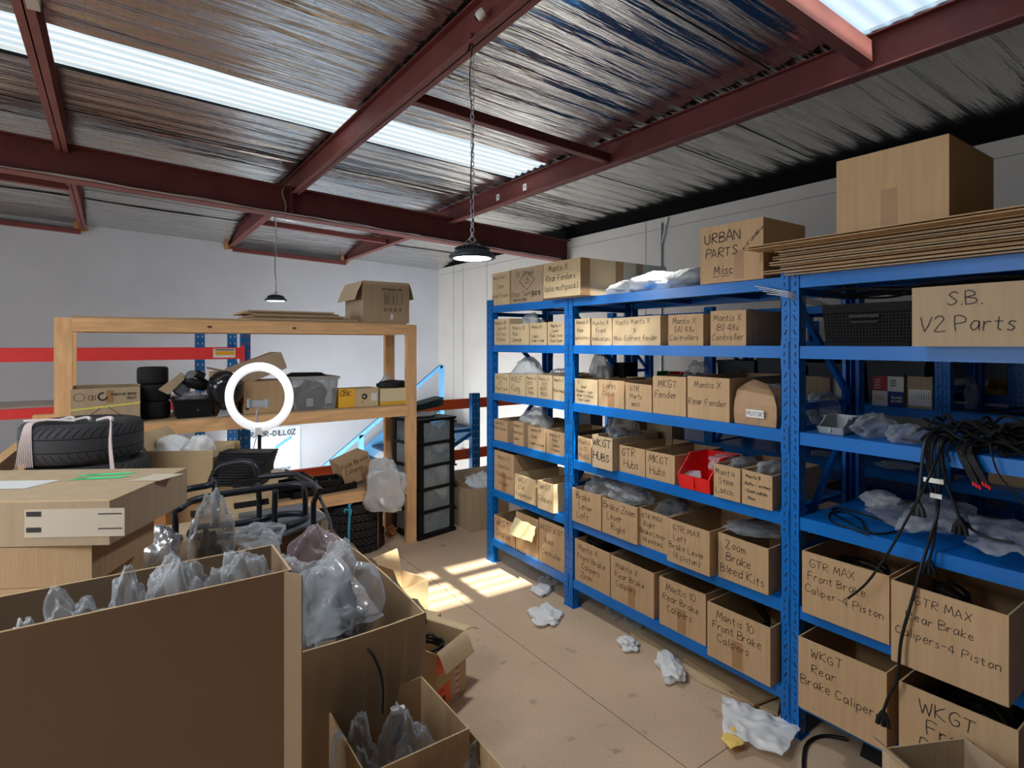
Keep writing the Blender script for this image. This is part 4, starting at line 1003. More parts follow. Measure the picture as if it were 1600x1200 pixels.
hang([(1444, 696), (1440, 730), (1437, 760), (1434, 785)], .006, DARKM, 'short thick cable end hanging from the heap, the one with a grey sleeve', ends=1)
hang([(1456, 735), (1440, 770), (1418, 810), (1390, 860), (1355, 910), (1325, 935)], .0045, BLACK, 'thin cable slanting down across the calliper boxes to a bare tip', X=2.30)
hang([(1470, 695), (1478, 750), (1492, 790), (1500, 812)], .0055, BLACK, 'plugged cable hanging beside the longest one', ends=1)
hang([(1500, 808), (1520, 828), (1550, 842), (1585, 848)], .005, BLACK, 'cable running over the flat bags towards the frame edge', X=2.44, first=False)
hang([(1518, 697), (1518, 712), (1520, 725)], .004, BLACK, 'shortest thin cable hanging beside the harness bunch', X=2.38)
hang([(1547, 696), (1560, 740), (1590, 775), (1610, 800)], .003, BLACK, 'thin wire slanting from the heap towards the near end', X=2.38)
mb = MB()
for k in range(6): 
    a = at_X(1495+4*k, 700, 2.39); b = at_X(1520+5*k, 752+3*(k % 3), 2.375); mb.tube([(2.5, a.y, ZS), a, b], .006, 6, smooth_path=3); mb.tube([b, b+Vector((0, -.003, -.014))], .004, 5, mi=1)
tag(mb.build('cable_bunch', [BLACK, REDPL]), 'bunch of cut cable ends with red tips hanging over the third shelf edge', 'cables')
for k_, (xs0, ye) in enumerate(((1450, 742), (1454, 768), (1472, 730), (1482, 722), (1508, 716))):
    hang([(xs0, 694), (xs0-3, 712), (xs0-1, ye-10), (xs0+2, ye)], .0038, BLACKM, 'thin black strand hanging from the cable heap, %s along the edge' % ORD[k_], X=2.39-.004*k_, ends=None)
mb = MB()
for z, px, w, m in ((739+12, 1459, .06, 0), (775, 1463, .035, 0)):
    q = at_X(px, z, 2.372); mb.box(q.x-.004, q.x-.002, q.y-w/2, q.y+w/2, q.z-.008, q.z+.008)
q = at_X(1459, 751, 2.372); mb.box(q.x, q.x+.03, q.y-.02, q.y+.02, q.z-.006, q.z+.006)
tag(mb.build('cable_label', [WHITE]), 'white sticker wrapped round the hanging cables', 'label')
# fourth shelf near bay
nb(1335, 1400, 770, 2, 2.80, 55, 'crumpled white bag at the back of the fourth shelf of the near bay', .14, BAGW)
sheet([at_z(1345, 800, LV[2]+.004), at_z(1418, 842, LV[2]+.004), at_z(1500, 825, LV[2]+.004), at_z(1400, 785, LV[2]+.004)], 5, BAGC, 'plastic_bag', amp=.01, label='thin clear bag spread flat on the fourth shelf beside the looped cable')
sheet([at_z(1395, 838, LV[2]+.006), at_z(1490, 858, LV[2]+.006), at_z(1528, 812, LV[2]+.006), at_z(1440, 782, LV[2]+.006)], 6, BAG, 'plastic_bag', amp=.025, label='larger milky bag on the fourth shelf below the hanging cables')
sheet([at_z(1505, 872, LV[2]+.006), at_z(1640, 905, LV[2]+.006), at_z(1640, 840, LV[2]+.006), at_z(1520, 822, LV[2]+.006)], 7, BAG, 'plastic_bag', amp=.03, label='crinkled clear bag at the near end of the fourth shelf')
L4 = LV[2]+.006
wires('looped_cable', [[at_z(x, y, L4) for x, y in ((1362, 833), (1330, 818), (1302, 802), (1305, 794), (1330, 798), (1370, 810), (1402, 820), (1398, 830), (1370, 834), (1352, 826), (1345, 812), (1320, 800), (1297, 802), (1300, 815), (1330, 826), (1358, 836))]], .004, BLACK, 'black cable looped flat on the fourth shelf of the near bay')
sheet([at_z(1248, 716+10, LV[2]+.01), at_z(1300, 745, LV[2]+.01), at_z(1310, 730, LV[2]+.01), at_z(1262, 705, LV[2]+.01)], 9, BAGC, 'plastic_bag', amp=.008, label='small clear bag behind the near bay upright') if 0 else None

# dark crates added to dim the background on the second and third run
def dcrate(X, y, z, w, h, label, m=None):
    mb = MB(); x = w/2; d = .34
    A_ = [(-x+.01, -d/2+.01, 0), (x-.01, -d/2+.01, 0), (x-.01, d/2-.01, 0), (-x+.01, d/2-.01, 0), (-x, -d/2, h), (x, -d/2, h), (x, d/2, h), (-x, d/2, h)]
    mb.hexa(A_); mb.box(-x-.008, x+.008, -d/2-.008, d/2+.008, h-.02, h); mb.box(-.06, .06, -d/2-.012, -d/2, h*.62, h*.72)
    o = mb.build('storage_crate', [m or mat('dim_backing', (.045, .052, .06), .6)], None, (X+d/2, y, z+.001), -PI/2); return tag(o, label, 'crate')
for k_, y in enumerate((1.62, 2.02, 2.42, 2.79)): dcrate(4.2, y, 1.29, .34, .30-.03*(k_ % 2), 'added dark crate on the second run behind the fender boxes, %s from the near side' % ORD[k_])
for k_, y in enumerate((-.1, .32, .74)): dcrate(4.95, y, 1.72, .38, .30, 'added dark crate on the top of the side wall shelving, %s from the near side' % ORD[k_])
for k_, y in enumerate((1.92, 2.38)): dcrate(4.95, y, 1.355, .40, .28, 'added dark crate on the side wall shelving, %s from near side of the lower row' % ORD[k_])
# ------------------------------------------------------------------ goods on the second run
def box2(px, w, h, z, X, m, label, deco=None, top='closed', lines=None, depth=.35):
    p = at_X(px, 600, X); return carton(w, depth, h, lines, top=top, m=m, loc=(X+depth/2, p.y, z+.001), rz=-PI/2, label=label, deco=deco)
def four(mb, put, w, d, h, rnd):
    for u0, u1, v0, v1, mi in ((-.5, 0, .5, 1, 6), (0, .5, .5, 1, 5), (-.5, 0, 0, .5, 5), (0, .5, 0, .5, 8)):
        mb.box(u0*w, u1*w, -d/2-.001, -d/2, v0*h, v1*h, mi)
    for i in range(4): write(mb, 'nnnnn', -.42*w, h*(.9-.09*i)-.01, h*.06, .0025, lambda u, v: (u, -d/2-.002, v), 5, rnd, clean=True)
    for i in range(3): write(mb, 'mmmm', .1*w, h*(.9-.08*i)-.01, h*.05, .002, lambda u, v: (u, -d/2-.002, v), 1, rnd, clean=True)
    for i in range(2): write(mb, 'BOARD', .12*w, h*(.26-.12*i), h*.08, .003, lambda u, v: (u, -d/2-.002, v), 5, rnd, clean=True)
    write(mb, 'OOO', -.42*w, h*.2, h*.12, .002, lambda u, v: (u, -d/2-.002, v), 7, rnd, clean=True)
o = box2(1387, .185, .195, 1.29, 4.16, CARD, 'box printed in red white and blue quarters on the second shelving run', four)
o.data.materials[6] = mat('print_dark_red', (.35, .015, .03), .5); o.data.materials[8] = mat('print_navy', (.01, .03, .20), .5)
def lab2(mb, put, w, d, h, rnd): mb.box(-.45*w, .45*w, -d/2-.001, -d/2, .08*h, .6*h, 5); [write(mb, 'iiilii', -.35*w+.2*w*i, .3*h, .2*h, .002, lambda u, v: (u, -d/2-.002, v), 1, rnd, clean=True) for i in range(3)]
box2(1437, .135, .20, 1.29, 4.16, CARD2, 'brown box with wide white label beside the printed quarters box', lab2)
box2(1275, .20, .17, 1.29, 4.20, CARD2, 'plain brown box on the second run seen past the slanted brace')
box2(1316, .12, .17, 1.29, 4.20, CARD2, 'box with white side panel on the second run', lambda mb, put, w, d, h, rnd: mb.box(-.35*w, .5*w, -d/2-.001, -d/2, .2*h, .95*h, 5))
def s2(l, r, ty, z, X, seed, label, dy=.3, m=BAG): return sbag(l, r, ty, z, X, seed, label, m, dy)
s2(1350, 1440, 577, 1.49, 4.2, 61, 'clear bags lying on the printed boxes of the second run', .25)
s2(1265, 1330, 570, 1.465, 4.2, 62, 'grey bag lying on the plain boxes of the second run', .2, BAGW)
s2(1355, 1425, 725, .871, 4.16, 63, 'clear bag flat on the lower shelf of the second run', .25)
s2(1258, 1288, 706, .871, 4.2, 64, 'small clear bag on the lower shelf of the second run by the brace', .2)
s2(1500, 1522, 588, 1.291, 4.3, 65, 'dark bag beside the slanted brace on the second run', .15)
p = at_X(1560, 600, 4.86); bin_((4.95, p.y, 1.357), .12, .2, .09, YELPL, 'yellow storage bin on the shelving against the side wall')
p = at_X(1590, 600, 4.86); bin_((4.95, p.y, 1.357), .13, .2, .09, GREYP, 'grey storage bin beside the yellow one')
p = at_X(1588, 700, 4.3); carton(.3, .3, .14, None, top='closed', m=CARD, loc=(4.42, 1.0, 1.10-.23), rz=-PI/2, label='low brown box on the second run behind the cable heap')
for px, w, lab in ((1262, .16, 'brown box under the second run lower shelf'), (1293, .22, 'tilted brown box under the second run lower shelf')):
    box2(px, w, .15, .50, 4.2, CARD2, lab, top='open')
rnd = random.Random(8); B = []
for k in range(14):
    yc = rnd.uniform(.2, 1.1); B.append([(4.2+.2*math.sin(k+i), yc+.07*(i-3), 1.30+.02*abs(math.sin(i+k))) for i in range(6)])
wires('cable_pile', B, .006, BLACKM, 'black cables spread on the second run behind the tangle', 'cables')
B = []
for k in range(5):
    yy = 1.1-.1*k; B.append([(4.2+.03*k, yy, 1.34), (4.11, yy, 1.27), (4.09, yy-.02, 1.0+.05*k)])

# ================================================================== TIMBER RACK
TX0, TX1, TY0, TY1 = -.30, 2.13, 4.47, 4.98
t = empty('timber_rack', ((TX0+TX1)/2, (TY0+TY1)/2, 0)); tag(t, 'open pine timber rack with three levels standing before the far wall', 'rack'); O = t.location
def tpart(mb, name, mats):
    mb.v = [(a-O.x, b-O.y, c-O.z) for a, b, c in mb.v]; return mb.build(name, mats, t)
for x in (TX0, TX1-.09):
    for y in (TY0, TY1-.045):
        mb = MB(); mb.box(x, x+.09, y, y+.045, 0, 1.862 if y == TY0 else 1.78); tpart(mb, 'post', [PINEV])
for z in (1.862, 1.172, .508):
    for y in (TY0, TY1-.045):
        mb = MB(); mb.box(TX0+.09, TX1-.09, y, y+.045, z-.085-(.0 if y == TY0 else .0), z)
        if z > 1.8 and y == TY0:
            for kx in (.55, 1.12): mb.lathe([(.0, 0), (.012, 0), (.013, .001)], c=(0, 0, 0), n=12, mi=1) if 0 else mb.add([(kx+.016*math.cos(a*PI/6), y-.0008, z-.045+.009*math.sin(a*PI/6)) for a in range(12)], [tuple(range(12))[::-1]], 1)
        tpart(mb, 'rail', [PINE, KNOT])
    for x in (TX0+.0, TX1-.09):
        mb = MB(); mb.box(x+.09 if x == TX0 else x-.045, x+.135 if x == TX0 else x, TY0+.045, TY1-.045, z-.085, z); tpart(mb, 'cross_rail', [PINE])
    mb = MB(); mb.box(TX0+.09, TX1-.09, TY0+.0, TY1, z, z+.012); tpart(mb, 'shelf_board', [mat('ply_shelf', (.50, .33, .18), .7, var=.08)])
ZM, ZL, ZTT = 1.185, .521, 1.8745
def at_rack(px, py, Y): return at_Y(px, py, Y)
def rbox(l, r, ty, z, Y, depth, lines, label, **k):
    a = at_Y(l, 600, Y); b = at_Y(r, 600, Y); zt = at_Y((l+r)/2, ty, Y).z
    return carton(b.x-a.x, depth, zt-z, lines, loc=((a.x+b.x)/2, Y+depth/2, z+.001), rz=k.pop('rz', 0), label=label, **k)
def china(mb, put, w, d, h, rnd):
    inv = lambda u, v: put(-u, v)
    def wr(t, u, v, s): 
        write(mb, t, 0, 0, s, .003, lambda a, b: put(u*w-a, v*h-b), 1, rnd, clean=True)
    wr('MADE IN CHINA', .44, .84, .062*h); wr('C/NO.', .44, .73, .07*h); wr('IID', -.14, .80, .13*h)
    for i in range(20):
        a, b = 2*PI*i/20, 2*PI*(i+1)/20
        for cx, rx, ry in ((-.38, .08*w, .11*h),):
            f = lambda q, g: put(cx*w+rx*g*math.cos(q), .76*h+ry*g*math.sin(q)); mb.add([f(a, 1), f(b, 1), f(b, .9), f(a, .9)], [(0, 1, 2, 3)], 1)
        if i > 3: f = lambda q, g: put(-.05*w+.12*h*g*math.cos(q), .76*h+.12*h*g*math.sin(q)); mb.add([f(a, 1), f(b, 1), f(b, .62), f(a, .62)], [(0, 1, 2, 3)], 1)
    q = [(-.30, .18), (-.02, .52), (.26, .18), (-.02, -.1)]
    for a, b in ((0, 1), (1, 2)):
        A = Vector((q[a][0]*w, q[a][1]*h, 0)); Bv = Vector((q[b][0]*w, q[b][1]*h, 0)); n = Vector((-(Bv-A).y, (Bv-A).x, 0)).normalized()*.0018
        mb.add([put(*(v.xy)) for v in (A+n, A-n, Bv-n, Bv+n)], [(0, 1, 2, 3)], 1)
    mb.hexa([(-.5*w, -d/2-.0025, .40*h), (.5*w, -d/2-.0025, .52*h), (.5*w, -d/2, .52*h), (-.5*w, -d/2, .40*h), (-.5*w, -d/2-.0025, .45*h), (.5*w, -d/2-.0025, .57*h), (.5*w, -d/2, .57*h), (-.5*w, -d/2, .45*h)], 9)
    mb.box(.0*w+.0, .11*w, -d/2-.001, -d/2, .58*h, .93*h, 3)
o = rbox(110, 219, 606, ZM, 4.46, .34, None, 'wide open box with upside down print and yellow strap on the timber rack', m=CARD2, deco=china)
o.data.materials[9] = mat('yellow_strap', (.75, .70, .15), .4)
# small black tyres
def tyre_mesh(R, wd, tread='block', hole=.62, n=64, seed=0):
    mb = MB(); h = wd/2
    prof = [(R*hole, -h*.55), (R*(hole+.03), -h*.85), (R*.80, -h), (R*.93, -h*.93), (R*.985, -h*.75), (R, -h*.45), (R, h*.45), (R*.985, h*.75), (R*.93, h*.93), (R*.80, h), (R*(hole+.03), h*.85), (R*hole, h*.55), (R*(hole-.01), 0), (R*hole, -h*.55)]
    mb.lathe([(a, z+h) for a, z in prof], n=n)
    return mb
def tyre(R, wd, loc, label, m=RUBBERD, tread=None, group=None, tilt=(0, 0), name='tyre', rz=0):
    mb = tyre_mesh(R, wd); h = wd/2
    if tread == 'road':
        for zz in (-.16, .16): 
            mb.lathe([(R*1.0012, h+zz*wd-.003), (R*1.0012, h+zz*wd+.003)], n=64, mi=1)
        for i in range(46):
            for s in (-1, 1):
                pts = []
                for j in range(6):
                    u = j/5; a = 2*PI*(i+.5*(s > 0))/46+.16*u**1.5; zz = s*(.19+.26*u)*wd; rr = R*(1.0018 if u < .7 else 1.0018-.05*(u-.7))
                    pts.append((a, zz, rr))
                for p, q in zip(pts, pts[1:]):
                    w2 = .009
                    P = [((p[2])*math.cos(p[0]+k), p[2]*math.sin(p[0]+k), h+p[1]) for k in (-w2, w2)]+[((q[2])*math.cos(q[0]+k), q[2]*math.sin(q[0]+k), h+q[1]) for k in (w2, -w2)]
                    mb.add(P, [(0, 1, 2, 3), (3, 2, 1, 0)], 1)
    if tread == 'knob':
        for i in range(40):
            for r_, zz in ((0, -.30), (.5, 0), (0, .30)):
                a = 2*PI*(i+r_)/40; M = Matrix.Rotation(a, 4, 'Z')
                mb.box(R*.95, R*1.035, -.0145, .0145, h+zz*wd-.0085, h+zz*wd+.0085, 0, M @ Matrix.Rotation(.35, 4, 'X') if 0 else M)
    o = mb.build(name, [m, mat('tread_groove', (.006, .006, .007), .9)], None, loc, rz); o.rotation_euler = (tilt[0], tilt[1], rz)
    return tag(o, label, 'tyre', group)
p0, p1 = at_Y(215, 620, 4.70), at_Y(267, 620, 4.70); R = (p1.x-p0.x)/2*.95
for i, nm in enumerate(('bottom', 'middle', 'top')):
    tyre(R, .118, (((p0.x+p1.x)/2)+(-.012 if i == 2 else 0), 4.66, ZM+.118*i+.001), 'small black tyre on the timber rack, %s of three' % nm, group='small tyres stacked on the timber rack')
# black tub with mirrors
a, b = at_Y(272, 650, 4.48), at_Y(336, 650, 4.48); w = b.x-a.x; cx = (a.x+b.x)/2
mb = MB(); h = .13; 
def tubp(x0, x1, y0, y1, z0, f): return [(x0+f, y0+f, z0), (x1-f, y0+f, z0), (x1-f, y1-f, z0), (x0+f, y1-f, z0)]
A_ = tubp(-w/2, w/2, -.15, .15, 0, .02)+tubp(-w/2, w/2, -.15, .15, h, 0); I_ = tubp(-w/2, w/2, -.15, .15, .004, .025)+tubp(-w/2, w/2, -.15, .15, h, .005)
mb.add(A_+I_, [(3, 2, 1, 0), (8, 9, 10, 11)]+[(i, (i+1) % 4, 4+(i+1) % 4, 4+i) for i in range(4)]+[(8+(i+1) % 4, 8+i, 12+i, 12+(i+1) % 4) for i in range(4)]+[(4+i, 4+(i+1) % 4, 12+(i+1) % 4, 12+i) for i in range(4)])
for q in ((-w/2-.008, w/2+.008, -.158, -.148), (-w/2-.008, w/2+.008, .148, .158), (-w/2-.008, -w/2, -.15, .15), (w/2, w/2+.008, -.15, .15)): mb.box(*q, h-.012, h)
tag(mb.build('storage_tub', [BLACK], None, (cx, 4.64, ZM+.001)), 'black plastic tub piled with mirrors and cardboard on the timber rack', 'tub')
lu = lump((w*.92, .26, .15), 71, BAG, 'plastic_bag', (cx, 4.63, ZM+.03)); tag(lu, 'clear bag filling the black tub', 'plastic bag')
def mirror(px, py, r, label, rot):
    c = at_Y(px, py, 4.58); mb = MB(); mb.lathe([(0, -.035), (r*.6, -.03), (r*.95, -.01), (r, .005), (r*.93, .008)], n=28); mb.tube([(r*.2, 0, -.03), (r*.8, 0, -.07), (r*1.3, .02, -.08)], .009, 8, smooth_path=3)
    o = mb.build('wing_mirror', [BLACK], None, c); k = MB(); k.lathe([(r*.93, .007), (0, .007)], n=28); k.build('mirror_glass', [mat('mirror_face', (.30, .33, .35), .15, metal=.6)], o)
    o.rotation_euler = rot; return tag(o, label, 'mirror', 'mirrors in the black tub')
mirror(283, 606, .062, 'larger round black mirror lying over the edge of the black tub', (1.2, .5, .3))
mirror(300, 588, .042, 'smaller black mirror standing above the black tub', (1.3, -.7, 0))
mb = MB(); c = at_Y(312, 600, 4.6); mb.tube([c+Vector((-.10, 0, .03)), c, c+Vector((.10, .02, -.03))], [.03, .045, .03], 10, smooth_path=4); mb.tube([c+Vector((.02, -.02, .05)), c+Vector((-.03, -.03, .08))], .03, 10)
tag(mb.build('handlebar_grip', [BLACK]), 'black moulded part lying on the mirrors in the tub', 'part')
def card_piece(P, label, m=CARD2, th=.005, name='cardboard_piece'):
    P = [Vector(p) for p in P]; n = (P[1]-P[0]).cross(P[-1]-P[0]).normalized()*th; mb = MB(); k = len(P)
    mb.add(P+[p+n for p in P], [tuple(range(k))[::-1], tuple(range(k, 2*k))]+[(i, (i+1) % k, k+(i+1) % k, k+i) for i in range(k)])
    return tag(mb.build(name, [m]), label, 'cardboard')
card_piece([at_Y(247, 609, 4.52), at_Y(263, 617, 4.50), at_Y(292, 589, 4.60), at_Y(283, 582, 4.62)], 'cardboard scrap leaning from the tyres onto the black tub')
card_piece([at_Y(320, 611, 4.50), at_Y(325, 618, 4.50), at_Y(338, 602, 4.56), at_Y(335, 598, 4.58)], 'small cardboard scrap stuck in the black tub')
card_piece([at_Y(321, 573, 4.62), at_Y(323, 576, 4.62), at_Y(356, 583, 4.70), at_Y(356, 580, 4.72)], 'thin cardboard strip sticking out of the helmet box')
# helmet box
rbox(335, 372, 582, ZM, 4.62, .30, None, 'open brown box holding a black helmet on the timber rack', m=CARD)
mb = MB(); mb.lathe([(0, .14), (.05, .132), (.09, .10), (.115, .04), (.12, -.02), (.11, -.08), (.10, -.10)], n=32)
c = at_Y(352, 607, 4.50); o = mb.build('helmet', [mat('gloss_black', (.012, .014, .02), .12)], None, c); o.rotation_euler = (.9, -.5, 0); tag(o, 'glossy black helmet lying in front of the open box on the timber rack', 'helmet')
sheet([at_z(338, 657, ZM+.002), at_z(360, 652, ZM+.002), at_z(362, 640, ZM+.03), at_z(345, 640, ZM+.03)], 12, BAGW, 'plastic_bag', amp=.01, n=12, label='crumpled pale bag on the rail in front of the helmet box')
# bent carton behind the ring light and the tilted one on it
rbox(381, 448, 596, ZM, 4.52, .34, None, 'dented closed box behind the ring light on the timber rack', m=CARD, top='closed', deco=lambda mb, put, w, d, h, rnd: mb.box(-.46*w, -.38*w, -d/2-.001, -d/2, .12*h, .22*h, 1))
a = at_Y(405, 590, 4.72); zt = at_Y(415, 597, 4.52).z
carton(.36, .26, .13, None, top='closed', m=CARD2, loc=(a.x+.0, 4.72, zt+.035), rz=.1, tilt=(0, -.36), label='tilted dusty box lying on the dented one on the timber rack')
# clear crate
def crate(l, r, ty, label):
    a = at_Y(l, 640, 4.5); b = at_Y(r, 640, 4.5); w = b.x-a.x; h = at_Y((l+r)/2, ty, 4.5).z-ZM; d = .38; mb = MB(); x = w/2
    A_ = tubp(-x, x, -d/2, d/2, 0, .02)+tubp(-x, x, -d/2, d/2, h, 0)
    mb.add(A_, [(3, 2, 1, 0)]+[(i, (i+1) % 4, 4+(i+1) % 4, 4+i) for i in range(4)])
    o = mb.build('storage_crate', [CRATE], None, ((a.x+b.x)/2, 4.5+d/2, ZM+.001)); tag(o, label, 'crate')
    k = MB(); 
    for q in ((-x-.01, x+.01, -d/2-.01, -d/2+.004), (-x-.01, x+.01, d/2, d/2+.01), (-x-.01, -x+.004, -d/2, d/2), (x-.004, x+.01, -d/2, d/2)): k.box(*q, h-.02, h)
    k.build('rim', [mat('crate_rim', (.30, .29, .27), .5)], o)
    lump((w*.85, d*.8, h*.85), 81, mat('dark_fill', (.10, .11, .13), .6, var=.3, vscale=20), 'contents', (0, 0, .004), parent=o, ridge=.9, rough=.35)
    k = MB(); k.box(-x*.4, -x*.1, -d/2+.01, -d/2+.014, h*.1, h*.35); k.build('white_tag', [GREYP], o)
    return o
o = crate(457, 529, 589, 'cloudy plastic crate filled with dark parts on the timber rack')
c = at_Y(478, 587, 4.6); zc = at_Y(493, 589, 4.5).z
mb = MB(); mb.add([(-.17, -.05, 0), (.16, -.06, 0), (.14, .06, 0), (-.15, .06, 0), (-.10, -.03, .03), (.13, -.04, .026), (.11, .04, .026), (-.09, .04, .03)], [(3, 2, 1, 0), (4, 5, 6, 7), (0, 1, 5, 4), (1, 2, 6, 5), (2, 3, 7, 6), (3, 0, 4, 7)])
mb.tube([(-.17, 0, .005), (-.20, .01, .012)], .012, 8)
tag(mb.build('mudguard', [BLACK], None, (c.x, 4.66, zc+.002)), 'flat black part lying across the cloudy crate', 'part')
def envl(l, r, ty, label, lines, m, name='padded_envelope'):
    o = rbox(l, r, ty, ZM, 4.52, .16, lines, label, m=m, top='closed', name=name, bold=1.6, cat='envelope'); return o
envl(529, 554, 608, 'yellow padded envelope with black writing standing on the timber rack', ['CBK', ''], YELE)
def logo(mb, put, w, d, h, rnd):
    for i in range(18):
        a, b = 2*PI*i/18, 2*PI*(i+1)/18; f = lambda q, g: put(-.12*w+.13*w*g*math.cos(q), .56*h+.13*w*g*math.sin(q)); mb.add([f(a, 1), f(b, 1), put(-.12*w, .56*h)], [(0, 1, 2)], 1)
    write(mb, 'W', -.17*w, .51*h, .10*h, .004, lambda u, v: (u, -d/2-.002, v), 5, rnd, clean=True)
    mb.box(.18*w, .44*w, -d/2-.001, -d/2, .30*h, .72*h, 5); write(mb, 'nnn', -.24*w, .25*h, .05*h, .003, put, 1, rnd, clean=True)
rbox(556, 591, 607, ZM, 4.49, .2, None, 'small closed box with round black emblem on the timber rack', m=CARD3, top='closed', deco=logo)
rbox(594, 636, 607, ZM, 4.50, .2, None, 'cream and yellow parcel at the end of the timber rack', m=mat('cream_parcel', (.72, .62, .38), .6), top='closed', deco=lambda mb, put, w, d, h, rnd: mb.box(-w/2, w/2, -d/2-.001, -d/2, 0, .22*h, 9))
bpy.data.objects[[o.name for o in bpy.data.objects if o.get('label', '').startswith('cream and yellow')][0]].data.materials[9] = YELE
c = at_Y(615, 607, 4.58); lu = lump((.30, .18, .075), 83, BLACK, 'black_bag', (c.x, 4.61, c.z), rough=.4, ridge=.9); tag(lu, 'black plastic bag lying on the cream parcel', 'bag')
c = at_Y(603, 600, 4.62); lu = lump((.16, .12, .24), 84, BAGW, 'plastic_bag', (at_Y(603, 590, 4.86).x, 4.86, ZM+.002), cone=.25, ridge=.8); 
lu.dimensions; tag(lu, 'upright printed plastic bag behind the cream parcel', 'plastic bag')
# top of the timber rack
card_piece([at_z(232, 503, ZTT)+Vector((0, .0, .001)), (1.10, 4.46, ZTT+.001), (1.12, 4.8, ZTT+.001), (.35, 4.8, ZTT+.001)][0:0] or [(.22, 4.50, ZTT+.001), (1.05, 4.46, ZTT+.001), (1.12, 4.85, ZTT+.001), (.40, 4.85, ZTT+.001)], 'pale board lying flat on top of the timber rack', m=mat('pale_board', (.60, .50, .38), .7), th=.006, name='flat_board')
z = ZTT
for i in range(5):
    a = at_Y(378+8*(i % 3), 500, 4.5).x; b = at_Y(556-9*i, 500, 4.5).x; mb = MB()
    mb.box(a+(.05 if i == 0 else 0), b, 4.46+.02*(i % 2), 4.88, z+.001, z+.013); 
    tag(mb.build('flattened_carton', [CARD if i % 2 else CARD2]), 'flattened carton on top of the timber rack, %s of five from below' % ORD[i], 'flattened carton', 'flattened cartons on the timber rack'); z += .0145
def shipmark(mb, put, w, d, h, rnd):
    for i in range(5): mb.box(-.06*w, .34*w, -d/2-.0012, -d/2, h*(.46+.07*i), h*(.46+.07*i)+.002, 1)
    for u in (-.06, .04, .22, .34): mb.box(u*w, u*w+.002, -d/2-.0012, -d/2, h*.46, h*.74, 1)
    write(mb, 'NO. FRAGILE BOX', -.10*w, .80*h, .05*h, .003, put, 1, rnd, clean=True)
    for i, g in enumerate('OHAX'): write(mb, g, (-.06+.11*i)*w, .28*h, .09*h, .004, put, 1, rnd, clean=True)
    for i in range(3): write(mb, 'mnm', -.03*w, (.49+.07*i)*h, .03*h, .002, put, 1, rnd, clean=True); write(mb, 'nnn', .12*w, (.49+.07*i)*h, .03*h, .002, put, 1, rnd, clean=True)
    mb.box(.08*w, .14*w, -d/2-.0012, -d/2, .08*h, .22*h, 5); mb.box(-.5*w, .5*w, -d/2-.0006, -d/2, .93*h, h, 4)
a, b = at_Y(569, 500, 4.46), at_Y(641, 500, 4.46); w = b.x-a.x; hh = at_Y(605, 441, 4.46).z-ZTT
carton(w, .44, hh, None, m=CARD2, deco=shipmark, loc=((a.x+b.x)/2, 4.48+.22, ZTT+.001), rz=0, flaps=[('l', -1.15, .17), ('r', -1.25, .14)], label='large open shipping box with hanging flaps on top of the timber rack')
mb = MB(); c = at_Y(548, 490, 4.5)
# lower shelf of the timber rack
rz0 = .35
p = at_Y(560, 740, 4.62)
def fydo(mb, put, w, d, h, rnd): mb.box(.02, .09, -d/2-.001, -d/2, 0, .45*h, 3)
carton(.26, .22, .20, ['Fydo Bravo', 'Calypso', ''], top='closed', m=CARD, loc=(p.x, 4.70, ZL+.045), rz=.05, tilt=(0, -.30), deco=fydo, bold=1.5, label='tilted brown box with black writing on the lower level of the timber rack')
def tray(px, py, w, d, h, rz, label, Y, z, name='parts_tray'):
    c = at_Y(px, py, Y); mb = MB(); x, y = w/2, d/2
    mb.box(-x, x, -y, y, 0, .006); 
    for q in ((-x, x, -y, -y+.008), (-x, x, y-.008, y), (-x, -x+.008, -y, y), (x-.008, x, -y, y)): mb.box(*q, 0, h)
    for i in range(5): mb.box(-x+.02+i*w/5, -x+.03+i*w/5, -y, y, .006, h*.6)
    o = mb.build(name, [BLACK], None, (c.x, Y, z), rz); return tag(o, label, 'tray')
tray(500, 760, .52, .24, .05, .12, 'lower of two flat black rimmed parts on the lowest level of the timber rack', 4.62, ZL+.001)
o = tray(480, 748, .50, .22, .045, -.12, 'flat black part with raised rim lying across another on the timber rack', 4.62, ZL+.055); 
tray(440, 735, .42, .3, .12, .05, 'black boxy part under a cream foam piece on the timber rack', 4.70, ZL+.001)
p = at_Y(422, 718, 4.60); lu = lump((.34, .26, .07), 91, CREAM, 'foam_piece', (p.x, 4.66, ZL+.13), ridge=.3, rough=.4); tag(lu, 'curled cream foam piece on the black boxy part', 'foam')
bag(566, 713, 636, 800, 4.60, 92, 'large milky plastic bag hanging over the end of the timber rack', BAGW, depth=.42, cone=.15)
p = at_Y(628, 730, 4.70); lu = lump((.26, .26, .17), 93, BAG, 'plastic_bag', (1.93, 4.80, ZL+.002)); tag(lu, 'clear bag on the lower level against the rack post', 'plastic bag')

